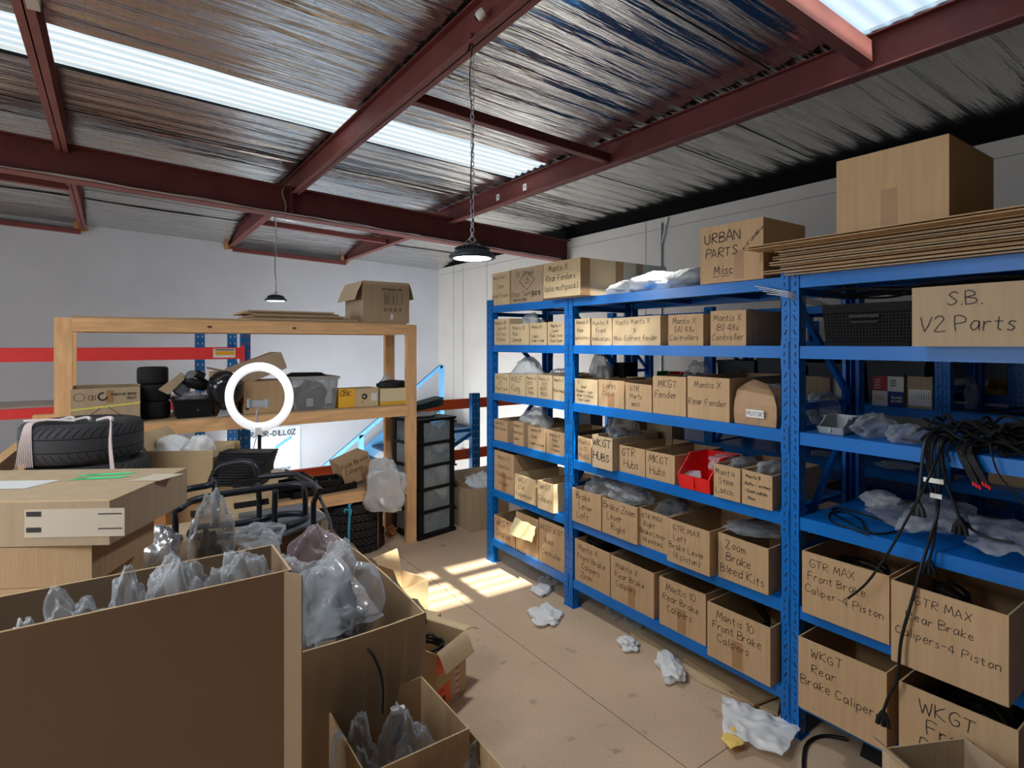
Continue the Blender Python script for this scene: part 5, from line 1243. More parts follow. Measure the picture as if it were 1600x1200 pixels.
# ================================================================== FAR RACK, RAILING, STAIR
def punched(mb, x, y, z0, z1, wx=.09, wy=.07, mi=0):
    mb.box(x-wx/2, x+wx/2, y-wy/2, y+wy/2, z0, z1, mi); z = z0+.05
    while z < z1-.03:
        for u in (-.022, .022):
            mb.add([(x+u+.008*math.cos(a*PI/4), y-wy/2-.001, z+.012*math.sin(a*PI/4)) for a in range(8)], [tuple(range(8))], 2)
        z += .075
rk = empty('pallet_rack', (0, 6.6, 0)); tag(rk, 'blue and red pallet rack standing before the far wall at the window side', 'rack')
def rp(mb, name, mats): mb.v = [(a, b-6.6, c) for a, b, c in mb.v]; return mb.build(name, mats, rk)
xr = at_Y(383, 600, 6.3).x; xb2 = at_Y(370, 600, 6.9).x; xm = at_Y(313, 600, 6.9).x; xl = at_Y(0, 600, 6.3).x-.13
ztop = at_Y(376, 497, 6.3).z
for x, y, zt in ((xr, 6.3, ztop), (xm, 6.95, ztop), (xr-.02, 6.95, ztop), (xl, 6.3, at_Y(0, 462, 6.3).z), (xl, 6.95, at_Y(0, 462, 6.3).z)):
    mb = MB(); punched(mb, x, y, 0, zt); rp(mb, 'upright', [BLUE2, BLUE2, mat('punch_hole', (.45, .02, .02), .7) if (x == xr and y < 6.5) else WALLF])
for zt_, m in ((at_Y(200, 543.5, 6.27).z, RED), (at_Y(60, 637, 6.27).z, RED)):
    for y in (6.265, 6.99):
        mb = MB(); mb.box(xl, xr-.03, y-.02, y+.02, zt_-(.115 if zt_ > 1.4 else .085), zt_); mb.box(xr-.045, xr-.015, y-.03, y+.01, zt_-.20, zt_+.02)
        if y < 6.5 and zt_ > 1.4:
            a = at_Y(333, 550, 6.245); b = at_Y(378, 550, 6.245)
            mb.box(a.x, b.x-.06, 6.243, 6.245, zt_-.10, zt_-.01, 1); mb.box(a.x+.02, b.x-.07, 6.2415, 6.243, zt_-.075, zt_-.035, 2); mb.box(a.x+.02, b.x-.07, 6.2415, 6.243, zt_-.028, zt_-.018, 3)
        rp(mb, 'beam', [m, WHITE, YELE, INKB])
    if zt_ < 1.4:
        mb = MB(); mb.box(xl, xr-.05, 6.29, 6.96, zt_-.01, zt_+.01); rp(mb, 'shelf_board', [mat('grey_board', (.50, .44, .36), .8)])
mb = MB(); 
for z0, z1 in ((.3, 1.0), (1.0, .3+1.4)): mb.bar((xr, 6.3, z0), (xr-.02, 6.95, z1), .03, .03)
rp(mb, 'side_brace', [BLUE2])
p = at_Y(40, 700, 6.8); carton(1.0, .4, .55, None, top='closed', m=mat('grey_board', (.50, .44, .36), .8), loc=(-1.55, 6.70, .001), rz=0, label='big grey brown carton standing under the far pallet rack shelf')
# railing of rack parts along the edge of the floor opening
YRL = 5.46
rl = empty('floor_edge_railing', (3.0, YRL, 0)); tag(rl, 'orange beam railing on blue posts along the edge of the floor opening', 'railing')
def rlp(mb, name, mats): mb.v = [(a-3.0, b-YRL, c) for a, b, c in mb.v]; return mb.build(name, mats, rl)
zt1, zb1 = at_Y(752, 622, YRL).z, at_Y(752, 637, YRL).z; zt2, zb2 = at_Y(752, 700, YRL).z, at_Y(752, 715, YRL).z
for a, b in ((zt1, zb1), (zt2, zb2)):
    mb = MB(); mb.box(.92, 5.5, YRL+.03, YRL+.07, b, a); rlp(mb, 'beam', [ORED])
for px, top in ((740, 614), (622, 640)):
    c = at_Y(px, 600, YRL); zt_ = at_Y(px, top, YRL).z; mb = MB(); punched(mb, c.x, YRL-.02, 0, zt_, wx=.10, wy=.07); rlp(mb, 'upright', [BLUE2, BLUE2, GALV])
for X in (.93, 5.4): mb = MB(); punched(mb, X, YRL, 0, zt1, wx=.09); rlp(mb, 'upright', [BLUE2, BLUE2, GALV])
a, b = at_Y(738, 671, YRL), at_Y(628, 683, YRL); mb = MB(); mb.bar(a, b, .03, .035); mb.bar(at_Y(736, 677, YRL), at_Y(640, 745, YRL), .03, .035); rlp(mb, 'brace', [BLUE2])
# stair coming up beyond the opening
st = empty('staircase', (4.0, 9.6, 0)); tag(st, 'light blue steel staircase beyond the floor opening by the far corner', 'stairs')
def sp_(mb, name, mats): mb.v = [(a-4.0, b-9.6, c) for a, b, c in mb.v]; return mb.build(name, mats, st)
YS = 9.3
h0, h1 = at_Y(480, 752, YS), at_Y(690, 571, YS)
sl = (h1.z-h0.z)/(h1.x-h0.x); xlo = h0.x-1.6; zlo = h0.z-1.6*sl
mb = MB(); mb.bar((xlo, YS, zlo), h1, .06, .06); sp_(mb, 'handrail', [LBLUE])
mb = MB(); mb.bar((xlo, YS, zlo-.88), (h1.x, YS, h1.z-.95), .05, .26); mb.bar((xlo, YW-.3, zlo-.88), (h1.x, YW-.3, h1.z-.95), .05, .26); sp_(mb, 'stringer', [LBLUE])
for t_ in (0, .36, .62, 1.0):
    x = xlo+(h1.x-xlo)*t_; z = zlo+(h1.z-zlo)*t_; mb = MB(); mb.box(x-.04, x+.04, YS-.03, YS+.03, z-.95, z); sp_(mb, 'baluster', [LBLUE])
n = 15
for i in range(n):
    x = xlo+(h1.x-xlo)*i/n; z = zlo+(h1.z-zlo)*i/n-.95; mb = MB(); mb.box(x-.12, x+.13, YS+.03, YW-.33, z-.02, z+.02); sp_(mb, 'tread', [DARKM])
mb = MB(); mb.box(h1.x, XW, YS, YW, -.12, .12); struct(mb.build('floor_landing', [mat('landing_blue', (.02, .06, .11), .6)]))
p = at_Y(655, 632, 9.8); mb = MB()
for i in range(5): mb.box(h1.x-.55-.02*i, h1.x+.0, 9.5, 9.95, .55+.05*i-.5+.07, .59+.05*i-.5+.07)
# banner
a, b = at_Y(395, 672, YW-.01), at_Y(460, 740, YW-.01); w = b.x-a.x+.1; zc = at_Y(430, 740, YW-.01).z; zt_ = at_Y(430, 672, YW-.01).z+.05
mb = MB(); nx, ny = 24, 18; vs = []
for j in range(ny+1):
    for i in range(nx+1): vs.append((a.x-.15+(w+.15)*i/nx, YW-.012-.010*abs(math.sin(i*.9))*(j/ny), zc-.03+(zt_-zc+.03)*(1-j/ny)))
mb.add(vs, [(j*(nx+1)+i, j*(nx+1)+i+1, (j+1)*(nx+1)+i+1, (j+1)*(nx+1)+i) for j in range(ny) for i in range(nx)], 0, True)
put = lambda u, v: (a.x-.12+u, YW-.03, zc+v)
H = zt_-zc; sz = .10*H*1.15; tw = text_width('ARMOR-DILLOZ')
write(mb, 'ARMOR-DILLOZ', 0, H*.82, (w+.05)*6/tw, .016, put, 1, random.Random(1), clean=True)
write(mb, 'EQUIPMENT', (w)*.35, H*.03, (w*.6)*6/text_width('EQUIPMENT'), .010, put, 1, random.Random(1), clean=True)
mb.hexa([Vector(put(w*.62, H*.52)), Vector(put(w*.97, H*.74)), Vector(put(w*.97, H*.74))+Vector((0, .01, 0)), Vector(put(w*.62, H*.52))+Vector((0, .01, 0)),
         Vector(put(w*.60, H*.58)), Vector(put(w*.95, H*.79)), Vector(put(w*.95, H*.79))+Vector((0, .01, 0)), Vector(put(w*.60, H*.58))+Vector((0, .01, 0))], 2)
tag(mb.build('banner', [mat('banner_cloth', (.55, .57, .60), .8), INKB, LBLUE]), 'white banner with capital lettering hanging low on the far wall', 'banner')
# dark folded things by the stair head
p = at_Y(655, 638, 6.2)

# ================================================================== DRAWER TOWER AND ITS NEIGHBOURS
def tower():
    A, B = at_z(655, 845, 0), at_z(710, 828, 0); yaw = math.atan2(B.y-A.y, B.x-A.x); w = (B-A).length; d = .40; H = at_D(708, 650, (B-Vector((0, 0, EYE))).dot(FW)).z
    c = A+(B-A)/2+Vector((-math.sin(yaw), math.cos(yaw), 0))*d/2
    t = empty('drawer_tower', (c.x, c.y, 0), yaw); tag(t, 'black five drawer plastic tower with clear drawer fronts beside the timber rack', 'drawers')
    x, y = w/2, d/2; h = (H-.05)/5
    mb = MB(); mb.box(-x-.012, x+.012, -y-.012, y+.012, H-.022, H); mb.box(-x-.012, x+.012, -y-.012, y+.012, 0, .03)
    for k in range(1, 5): mb.box(-x-.006, x+.006, -y-.004, y, .03+h*k-.012, .03+h*k+.012)
    for sx in (-1, 1):
        for sy in (-1, 1): mb.box(min(sx*x, sx*(x-.05)), max(sx*x, sx*(x-.05)), min(sy*y, sy*(y-.045)), max(sy*y, sy*(y-.045)), .03, H-.02)
    for s in (-1, 1):
        for k in range(5): mb.box(min(s*x, s*(x+.02)), max(s*x, s*(x+.02)), -y-.01, -y+.02, .03+h*k+h*.82, .03+h*k+h*.90)
    mb.build('frame', [BLACK], t)
    for k in range(5):
        z0 = .03+h*k; dr = MB(); T = .004; a, b, e, f = -x+.052, x-.052, -y+.006, y-.02
        dr.box(a, b, e, e+T, z0+.014, z0+h-.014); dr.box(-x+.01, -x+.014, -y+.05, y-.05, z0+.014, z0+h-.014); dr.box(x-.014, x-.01, -y+.05, y-.05, z0+.014, z0+h-.014)
        dr.box(a, b, f-T, f, z0+.014, z0+h-.014)
        o = dr.build('drawer', [CLEARP], t)
        cm = [mat('bag_fill', (.42, .46, .50), .3, var=.3, vscale=25), WHITE, mat('grey_fill', (.35, .38, .42), .4, var=.3, vscale=20), mat('tan_fill', (.42, .34, .26), .5, var=.3, vscale=18), mat('pale_fill', (.55, .58, .60), .4, var=.25, vscale=22)][4-k if k else 0]
        lump((w*.78, d*.8, h*.62), 100+k, [mat('bag_fill', (.42, .46, .50), .3, var=.3, vscale=25), mat('tan_fill', (.42, .34, .26), .5, var=.3, vscale=18), mat('grey_fill', (.35, .38, .42), .4, var=.3, vscale=20), mat('dark_blue_fill', (.10, .13, .20), .5), mat('grey_fill', (.35, .38, .42), .4)][k], 'contents', (0, 0, z0+.016), parent=o, ridge=.9)
        if k in (2, 3):
            q = MB(); q.box(-.11, -.01, -y+.014, -y+.03, z0+.03, z0+h*.72); oo = q.build('paper_pack', [WHITE], o)
    return t, H, c
tw_, TH, tc = tower()
lu = lump((.30, .26, .04), 111, BAGW, 'plastic_bag', (tc.x-.03, tc.y, TH+.001), ridge=.8); tag(lu, 'flat grey bag lying on the drawer tower', 'plastic bag')
# dark green plates on top at back
mb = MB()
for i in range(4): mb.hexa([(-.16, -.08, .015*i), (.16, -.08, .05+.02*i), (.16, .10, .05+.02*i), (-.16, .10, .015*i), (-.16, -.08, .015*i+.010), (.16, -.08, .062+.02*i), (.16, .10, .062+.02*i), (-.16, .10, .015*i+.010)])
tag(mb.build('folded_panels', [mat('dark_green', (.02, .05, .05), .5)], None, (tc.x+.06, tc.y+.10, TH+.035)), 'stack of dark folded panels at the back of the drawer tower', 'panels')
# tall box with foam peanuts
q = at_z(735, 832, 0); zt_ = at_D(730, 765, (q-Vector((0, 0, EYE))).dot(FW)).z
carton(.42, .34, zt_, None, m=CARD2, loc=(q.x+.21, q.y+.17, .001), rz=0, bow=.01, flaps=[('b', 1.35, .10), ('l', .9, .08)], label='tall brown box of loose packing on the floor beside the drawer tower')
lu = lump((.36, .30, .20), 113, mat('foam_fill', (.70, .73, .75), .6, bump=.8, bscale=60), 'foam_fill', (q.x+.22, q.y+.17, zt_-.10), ridge=.6, rough=.3, k=2.5); tag(lu, 'white loose packing heaped in the tall brown box', 'packing')
# ribbed tyre pile bound with blue twine
q = at_z(562, 866, 0)
cx, cy = q.x+.03, q.y+.22; R = .245
for i in range(6):
    tyre(R*(.99 if i % 2 else 1.0), .064, (cx+.008*math.sin(i*2.1)-.006*i, cy+.006*math.cos(i), .002+.066*i), 'ribbed black scooter tyre in the floor pile by the rack, %s of six from below' % ORD[i], m=mat('worn_rubber', (.028, .026, .025), .75, spec=.3), tread='knob', group='scooter tyres tied in a pile', tilt=(0, 0))
mb = MB(); ff = Vector((-FW.x, -FW.y, 0)); a = ff.angle(Vector((1, 0, 0))); 
base = Vector((cx, cy, 0))+ff*(R*1.06)+RT*.035
mb.tube([base+UP*.405-ff*.10, base+UP*.412, base+UP*.37+RT*.004, base+UP*.2-RT*.003, base+UP*.02], .010, 7, smooth_path=4)
mb.tube([base+UP*.37, base+UP*.385+RT*-.03+ff*.01, base+UP*.36-RT*.035+ff*.01], .007, 6, smooth_path=3); mb.tube([base+UP*.37, base+UP*.38+RT*.02+ff*.01, base+UP*.33+RT*.012+ff*.012], .006, 6, smooth_path=3)
tag(mb.build('twine', [TEALR]), 'blue twine knotted round the pile of scooter tyres', 'twine')
mb = MB()
for a_ in (.4, 1.3, 2.3, 3.4, 5.2):
    d_ = Vector((math.cos(a_), math.sin(a_), 0)); mb.tube([Vector((cx, cy, .401))+d_*.13, Vector((cx, cy, .408))+d_*.24, Vector((cx, cy, .36))+d_*.258, Vector((cx, cy, .02))+d_*.26], .003, 5, smooth_path=3)
tag(mb.build('string', [mat('orange_string', (.5, .2, .05), .7)]), 'thin orange string tied round the scooter tyre pile', 'string')
# light blue sheet and orange crumple behind the pile
q = at_Y(500, 800, 4.9); mb = MB(); mb.box(q.x-.15, q.x+.25, 4.95, 4.97, .002, .42); tag(mb.build('foam_sheet', [mat('sky_foam', (.25, .55, .75), .7)]), 'light blue sheet standing behind the scooter tyre pile', 'sheet')
q = at_z(612, 836, 0); lu = lump((.12, .10, .09), 121, mat('orange_bag', (.65, .28, .08), .35), 'wrapper', (q.x, q.y, .001), ridge=1.2, rough=.6); tag(lu, 'crumpled orange brown wrapper on the floor behind the tyre pile', 'wrapper')

# ================================================================== BENCH, BIG TYRES, BOXES AT THE WINDOW SIDE
TYC = at_D(131, 690, 3.05); R = 79*3.05/F*1.0
tz1 = at_D(131, 662, 3.05-R*.95).z
wd = .205; zb_ = tz1-2*wd-.02
bn = empty('timber_bench', (TYC.x, TYC.y, 0)); tag(bn, 'rough pine bench with slanted brace carrying the two big tyres', 'bench')
mb = MB(); mb.box(-.30, .32, -.30, .30, zb_-.045, zb_); mb.build('bench_top', [PINE], bn, rz=-.61)
for sx, sy in ((-.25, -.25), (.27, -.25), (-.25, .25), (.27, .25)):
    mb = MB(); mb.box(sx-.04, sx+.04, sy-.04, sy+.04, 0, zb_-.045); mb.build('leg', [PINEV], bn, rz=-.61)
for i, nm in enumerate(('lower', 'upper')):
    tyre(R*(1.0 if i else 1.02), wd, (TYC.x+(.03 if i == 0 else 0), TYC.y, zb_+.002+(wd+.006)*i), 'big road car tyre on the bench, the %s of two' % nm, m=RUBBER, tread='road', group='car tyres on the bench')
mb = MB(); zt_ = zb_+.002+2*wd+.006
for k in range(9):
    a0 = -RT*(R*.32)*1.0-FW*(R*.96); o_ = RT*(.006*k-.02)
    c = Vector((TYC.x, TYC.y, zt_))
    mb.tube([c-RT*R*.25+o_*.5-FW*R*.55+UP*.012, c-RT*R*.30+o_*.6-FW*R*.90+UP*.012, c-RT*R*.30+o_-FW*R*1.0-UP*.05, c-RT*R*.34+o_*1.7-FW*R*1.01-UP*.20], .0028, 5, smooth_path=4)
for s0, l in ((.62, .1), (.2, .06), (-.1, .05)):
    mb.tube([c+RT*R*s0-FW*R*.5+UP*.012, c+RT*R*(s0+.2)-FW*R*.45+UP*.025, c+RT*R*(s0+.3)-FW*R*.5+UP*.014], .009, 6, smooth_path=4)
mb.tube([c-RT*R*.7-FW*R*.55+UP*.01, c-RT*R*.4-FW*R*.62+UP*.016, c-FW*R*.65-RT*R*.1+UP*.02, c+RT*R*.3-FW*R*.6+UP*.014], .007, 6, smooth_path=4)
for k in range(3): mb.tube([c+RT*R*.72-FW*R*.4+UP*.015, c+RT*R*.9-FW*R*.52+UP*.01, c+RT*(R*.93+.005*k)-FW*R*.6-UP*.12, c+RT*(R*1.02+.01*k)-FW*R*.62-UP*.36], .004, 5, smooth_path=4)
tag(mb.build('tyre_string', [STRING]), 'knotted white and pink string binding the big tyres on the bench', 'string')
# slanted timber at the frame edge
mb = MB(); mb.bar(at_D(-15, 742, 2.7), at_D(52, 688, 3.35), .05, .085); a = at_D(40, 700, 3.25)
mb.box(a.x-.03, a.x+.03, a.y-.03, a.y+.03, .0, a.z-.02); a = at_D(-15, 742, 2.72); mb.box(a.x-.03, a.x+.03, a.y-.03, a.y+.03, 0, a.z)
tag(mb.build('timber_trestle', [PINE]), 'slanted pine timber trestle beside the big tyres', 'timber')
mb = MB(); a = at_Y(66, 648, 5.2); mb.box(a.x-.05, a.x+.18, 5.15, 5.24, 0, a.z); tag(mb.build('timber_post', [PINEV]), 'short pine post behind the big tyres', 'timber')
# box of white fabric
D_ = 3.35
a, b = at_D(228, 705, D_), at_D(330, 698, D_)
carton((b-a).length, .36, .30, None, m=CARD3, loc=(((a+b)/2+FW*.18).x, ((a+b)/2+FW*.18).y, a.z-.30), rz=-.58, tilt=(0, 0), flaps=[('l', .9, .12)], label='open box of white wrapping between the big tyres and the rack') 
for k, (l, r, t_, bb, s_) in enumerate(((240, 300, 680, 712, 131), (290, 335, 680, 715, 132), (225, 262, 686, 712, 133))):
    q = at_D((l+r)/2, bb, D_+.15); w = (r-l)*D_/F; lu = lump((w, .22, (bb-t_)*D_/F+.04), s_, mat('white_wrap', (.85, .86, .87), .5), 'wrapping', (q.x, q.y, q.z-.03), rz=-.6, ridge=.7, rough=.3); tag(lu, ('white crumpled wrapping in the middle of the open box', 'white crumpled wrapping hanging over the rack side of the open box', 'brownish wrapping at the tyre side of the open box')[k], 'wrapping')
zq = a.z-.30
carton(.44, .36, zq-.002-.42, None, top='closed', m=CARD, loc=(((a+b)/2+FW*.2).x, ((a+b)/2+FW*.2).y, .42), rz=-.58, label='brown box under the open box of white wrapping, with small black mark', deco=lambda mb, put, w, d, h, rnd: mb.box(.12*w, .2*w, -d/2-.001, -d/2, .72*h, .84*h, 1))
carton(.46, .38, .418, None, top='closed', m=CARD2, loc=(((a+b)/2+FW*.2).x, ((a+b)/2+FW*.2).y, .001), rz=-.58, label='lowest brown box of the column under the white wrapping')
# black ribbed foam mats
q = at_D(360, 742, 3.16); qz = at_D(352, 745, 3.16).z; mb = MB()
for i in range(13): mb.box(-.15, .15, -.10+.012*i, .02+.012*i, .0128*i, .0128*i+.0105)
mb.box(-.14, .14, -.05, .06, 0, .05); mb.box(-.14, .14, .0, .12, .05, .12)
o = mb.build('ribbed_mat', [BLACK], None, (q.x+FW.x*.12, q.y+FW.y*.12, qz-.06), -.61); tag(o, 'black ribbed deck mat stepping up behind the black carrier', 'mat')
carton(.22, .28, qz-.06-.002, None, top='closed', m=CARD3, loc=(q.x+FW.x*.24, q.y+FW.y*.24, .001), rz=-.61, label='pale carton column under the ribbed mat behind the carrier')

# ================================================================== RING LIGHT
t = empty('ring_light', at_D(405, 620, 3.6)); tag(t, 'lit white ring light on a thin black stand with phone clip', 'lamp'); t.rotation_euler = (0, 0, -.6109)
R1 = 54*3.6/F; R0 = 40*3.6/F; rm = (R1+R0)/2; rw = (R1-R0)/2
mb = MB(); n = 56
prof = [(rw*math.cos(a), .012*math.sin(a)) for a in [PI*2*i/12 for i in range(12)]]
vs = []; 
for i in range(n):
    a = 2*PI*i/n
    for (u, v) in prof: vs.append(((rm+u)*math.cos(a), v, (rm+u)*math.sin(a)))
mb.add(vs, [(i*12+j, i*12+(j+1) % 12, ((i+1) % n)*12+(j+1) % 12, ((i+1) % n)*12+j) for i in range(n) for j in range(12)], 0, True)
mb.build('ring', [mat('ring_glow', (.9, .9, .92), .4, emit=(.95, .97, 1), es=.45)], t)
mb = MB(); mb.box(-.058, .058, -.012, .012, -.062, -.022); mb.box(-.064, -.050, -.03, .0, -.068, -.012); mb.box(.050, .064, -.03, 0, -.068, -.012); mb.build('phone_clip', [GREYP], t)
mb = MB(); mb.tube([(.0, .004, -.062), (-.012, .005, -.09), (-.018, .003, -.14), (-.010, 0, -R1+.02)], .006, 8, smooth_path=4); mb.build('gooseneck', [GALV], t)
mb = MB(); mb.box(-.02, .02, -.012, .014, -R1-.02, -R1+.025); mb.build('bracket', [WHITE], t)
mb = MB(); z0 = -t.location.z; mb.tube([(0, .004, -R1-.015), (0, .004, -.85)], .011, 10); mb.tube([(0, .004, -.80), (0, .004, z0+.30)], .015, 10)
for i in range(3): a = 2*PI*i/3+.5; mb.tube([(0, .004, z0+.32), ((.07)*math.cos(a), .004+(.07)*math.sin(a), z0+.02)], .009, 8)
mb.build('stand', [BLACK], t)
mb = MB(); mb.tube([(-.012, .02, -R1), (-.05, .03, -.35), (-.03, .03, -.55), (-.04, .03, -.8)], .0025, 5, smooth_path=5); mb.build('cord', [BLACK], t)

# ================================================================== BOX PILE NEAR THE CAMERA
# long torn carton B
zB = .70
cB = at_z(665, 957, zB); cB2 = at_z(515, 827, zB); yB0, yB1, xB1 = cB.y, cB2.y, cB.x; xB0 = xB1-.62
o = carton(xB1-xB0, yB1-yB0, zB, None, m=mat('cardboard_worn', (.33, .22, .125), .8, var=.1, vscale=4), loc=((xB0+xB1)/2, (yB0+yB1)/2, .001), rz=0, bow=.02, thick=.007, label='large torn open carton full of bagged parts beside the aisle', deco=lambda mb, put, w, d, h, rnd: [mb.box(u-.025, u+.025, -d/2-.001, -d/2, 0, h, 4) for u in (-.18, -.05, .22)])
# torn ragged strip along its rim
mb = MB(); rnd = random.Random(4); N = 40; vs = []
for i in range(N+1):
    y = yB0+(yB1-yB0)*i/N; hh = zB-.004+.010*rnd.random()+.012*math.sin(i*.7)
    vs += [(xB1+.001+.018*math.sin(PI*i/N), y, zB-.05), (xB1+.002+.018*math.sin(PI*i/N)+.004*rnd.random(), y, hh), (xB1+.006+.018*math.sin(PI*i/N), y, zB-.05)]
mb.add(vs, [(3*i, 3*i+3, 3*i+4, 3*i+1) for i in range(N)]+[(3*i+1, 3*i+4, 3*i+5, 3*i+2) for i in range(N)])
mb.build('torn_edge', [mat('torn_card', (.20, .15, .10), .95)], o).matrix_parent_inverse = o.matrix_world.inverted() if 0 else Matrix.Translation(-o.location)
# tall narrow carton A
zA = 1.10
f1 = at_z(440, 893, zA); f0 = at_z(0, 990, zA); bk = at_z(178, 900, zA)
yA0 = f1.y; yA1 = bk.y; xA1 = at_z(468, 905, zA).x; xA0 = xA1-.95
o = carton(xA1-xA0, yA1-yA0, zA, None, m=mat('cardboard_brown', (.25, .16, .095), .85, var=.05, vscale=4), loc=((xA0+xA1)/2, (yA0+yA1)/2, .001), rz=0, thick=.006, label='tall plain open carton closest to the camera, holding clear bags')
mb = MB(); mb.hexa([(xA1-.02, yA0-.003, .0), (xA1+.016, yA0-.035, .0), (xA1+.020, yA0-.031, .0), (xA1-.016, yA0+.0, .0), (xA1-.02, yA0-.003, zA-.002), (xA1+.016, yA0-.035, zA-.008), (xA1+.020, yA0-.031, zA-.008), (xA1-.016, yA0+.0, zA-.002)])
k = mb.build('flap', [mat('cardboard_mid', (.33, .23, .145), .85)], o); k.location = -o.location  # flap strip in a mid brown-grey board tone
# open carton C and D in front
def cornerbox(px, py, z, w, d, label, h=None, m=CARD, **kw):
    """far right rim corner at pixel"""
    c = at_z(px, py, z); return carton(w, d, z-.001, None, m=m, loc=(c.x-w/2, c.y-d/2, .001), rz=0, label=label, **kw), c
oC, cC = cornerbox(659, 1058, .465, .345, .345, 'open brown carton with clear bags in front of the torn carton')
oD, cD = cornerbox(733, 1139, .40, .30, .26, 'smaller open carton next to the aisle holding clear bags')
# closed box column E
zE = 1.25
F1 = at_z(171, 783, zE); B1 = at_z(292, 731, zE); B0 = at_z(67, 721, zE)
n_ = (B1-F1).normalized(); u = Vector((n_.y, -n_.x, 0)); yawE = math.atan2(u.y, u.x); dE = (F1-B1).length; wE = .66
cE = B1-u*wE/2-n_*dE/2
def lidtop(mb, put, w, d, h, rnd):
    def patch(x0, x1, y0, y1, mi, sk=0): mb.quad((x0, y0, h+.0012), (x1, y0+sk, h+.0012), (x1+.03, y1+sk, h+.0012), (x0+.03, y1, h+.0012), mi)
    patch(.02, .17, .10, .135, 8, .02); patch(.03, .18, .045, .08, 8, .02); patch(.24, .34, .02, .12, 9, 0); patch(-.24, -.02, -.06, .05, 5, .0)
    for yy in (.118, .063): 
        for i in range(2): write(mb, 'nnnnnnnnn', .05, yy+.012*i-.004, .006, .0012, lambda a, b: (a, b, h+.002), 1, rnd, clean=True)
    mb.box(-w/2, w/2, -d/2, -d/2+.012, h, h+.0015, 2)
    mb.box(.10, .372, -d/2-.0012, -d/2, .025, .105, 9)
    for v in (.085, .04): mb.box(.105, .145, -d/2-.002, -d/2, v, v+.014, 1)
    for v in (.088, .046): mb.box(.30, .365, -d/2-.002, -d/2, v, v+.003, 1)
o = carton(wE, dE, .125, None, top='closed', m=CARD2, loc=(cE.x, cE.y, zE-.125), rz=yawE, deco=lidtop, label='flat closed carton with two green stickers on its lid')
o.data.materials[9] = mat('pale_tape', (.62, .54, .42), .4)
E2 = carton(wE*.93, dE*.8, .115, None, top='closed', m=CARD, loc=(cE.x-.06, cE.y-.02, zE-.125-.118), rz=yawE+.05, label='brown carton right under the flat green stickered one')
def emark(mb, put, w, d, h, rnd): write(mb, 'e', .04, .05, .055, .010, put, 1, rnd, clean=True)
zz = zE-.125-.118-.002
E3 = carton(wE*.9, dE*.9, zz-.60, None, top='closed', m=CARD, loc=(cE.x-.09, cE.y+.03, .60), rz=yawE-.04, label='deep brown carton in the column under the flat ones', deco=lambda mb, put, w, d, h, rnd: write(mb, 'e', .10, h-.12, .07, .009, put, 1, rnd, clean=True))
E4 = carton(wE*.95, dE*.95, .598, None, top='closed', m=CARD2, loc=(cE.x-.06, cE.y+.03, .001), rz=yawE, label='lowest carton of the column by the window side')
# support carton below the carrier
carton(.84, .33, .755, None, top='closed', m=CARD2, loc=(.54, 3.285, .001), rz=0, label='big closed carton under the black carrier')

# black tubular carrier
t = empty('luggage_carrier', at_D(385, 840, 2.9)); tag(t, 'black tubular luggage carrier with basket rail on the closed carton', 'carrier'); O = t.location.copy()
def cpart(mb, name, m): mb.v = [tuple(Vector(v)-O) for v in mb.v]; return mb.build(name, [m], t)
Z1, Z0 = 1.0, .79; rr = .0155
ring = [(268.5, 773), (271, 792), (280, 795), (297, 784), (321, 777), (369, 769), (405, 764), (450, 758), (480, 758), (495, 762), (500, 768)]
mb = MB(); pf = [at_z(x, y, Z1) for x, y in ring]; pb = [at_z(276, 769, Z1), at_z(300, 763, Z1), at_z(330, 757, Z1), at_D(335, 748, 3.08), at_D(338, 735, 3.08), at_D(348, 727, 3.08), at_D(375, 721, 3.06), at_D(391, 723, 3.05), at_D(400, 733, 3.05), at_D(403, 745, 3.05), at_D(420, 744, 3.05), at_D(457, 741, 3.05), at_D(474, 747, 2.98), at_D(490, 757, 2.85)]
mb.tube(pf, rr, 10, smooth_path=4); mb.tube([pf[0]]+pb+[pf[-1]], rr, 10, smooth_path=4)
cpart(mb, 'top_rail', BTUBE)
mb = MB(); lo = [(300, 838), (364, 838), (420, 829), (450, 822), (477, 810), (472, 802), (435, 804), (405, 812), (367, 819), (310, 824)]
mb.tube([at_z(x, y, Z0) for x, y in lo], rr, 10, smooth_path=4, closed=True); cpart(mb, 'bottom_rail', BTUBE)
for a_, b_ in (((271, 793), (274, 850)), ((430, 767), (429, 829)), ((475, 760), (477, 808)), ((498, 766), (490, 818)), ((403, 757), (405, 812)), ((335, 752), (337, 824))):
    pa = at_z(*a_, Z1); pz = at_z(*b_, Z0); mb = MB(); mb.tube([pa, Vector((pz.x, pz.y, (Z1+Z0)/2)), pz], rr*.9, 9); cpart(mb, 'strut', BTUBE)
mb = MB(); P_ = [at_z(x, y, Z0-.012) for x, y in ((405, 800), (478, 787), (512, 803), (430, 838))]
P_ = [(372, 802), (470, 786), (514, 806), (448, 834), (380, 836)]; P_ = [at_z(x, y, Z0-.014) for x, y in P_]
mb.add(P_+[p-Vector((0, 0, .012)) for p in P_], [(4, 3, 2, 1, 0), (5, 6, 7, 8, 9)]+[(i, (i+1) % 5, 5+(i+1) % 5, 5+i) for i in range(5)]); cpart(mb, 'base_plate', mat('grey_plate', (.10, .115, .13), .4))
mb = MB(); a, b = at_D(364, 758, 3.0), at_D(399, 753, 3.0); mb.bar(a, b, .008, .035); a, b = at_D(366, 791, 2.95), at_D(420, 783, 2.95); mb.bar(a, b, .008, .03); cpart(mb, 'bracket', BLACK)
q = at_D(488, 770, 2.85)
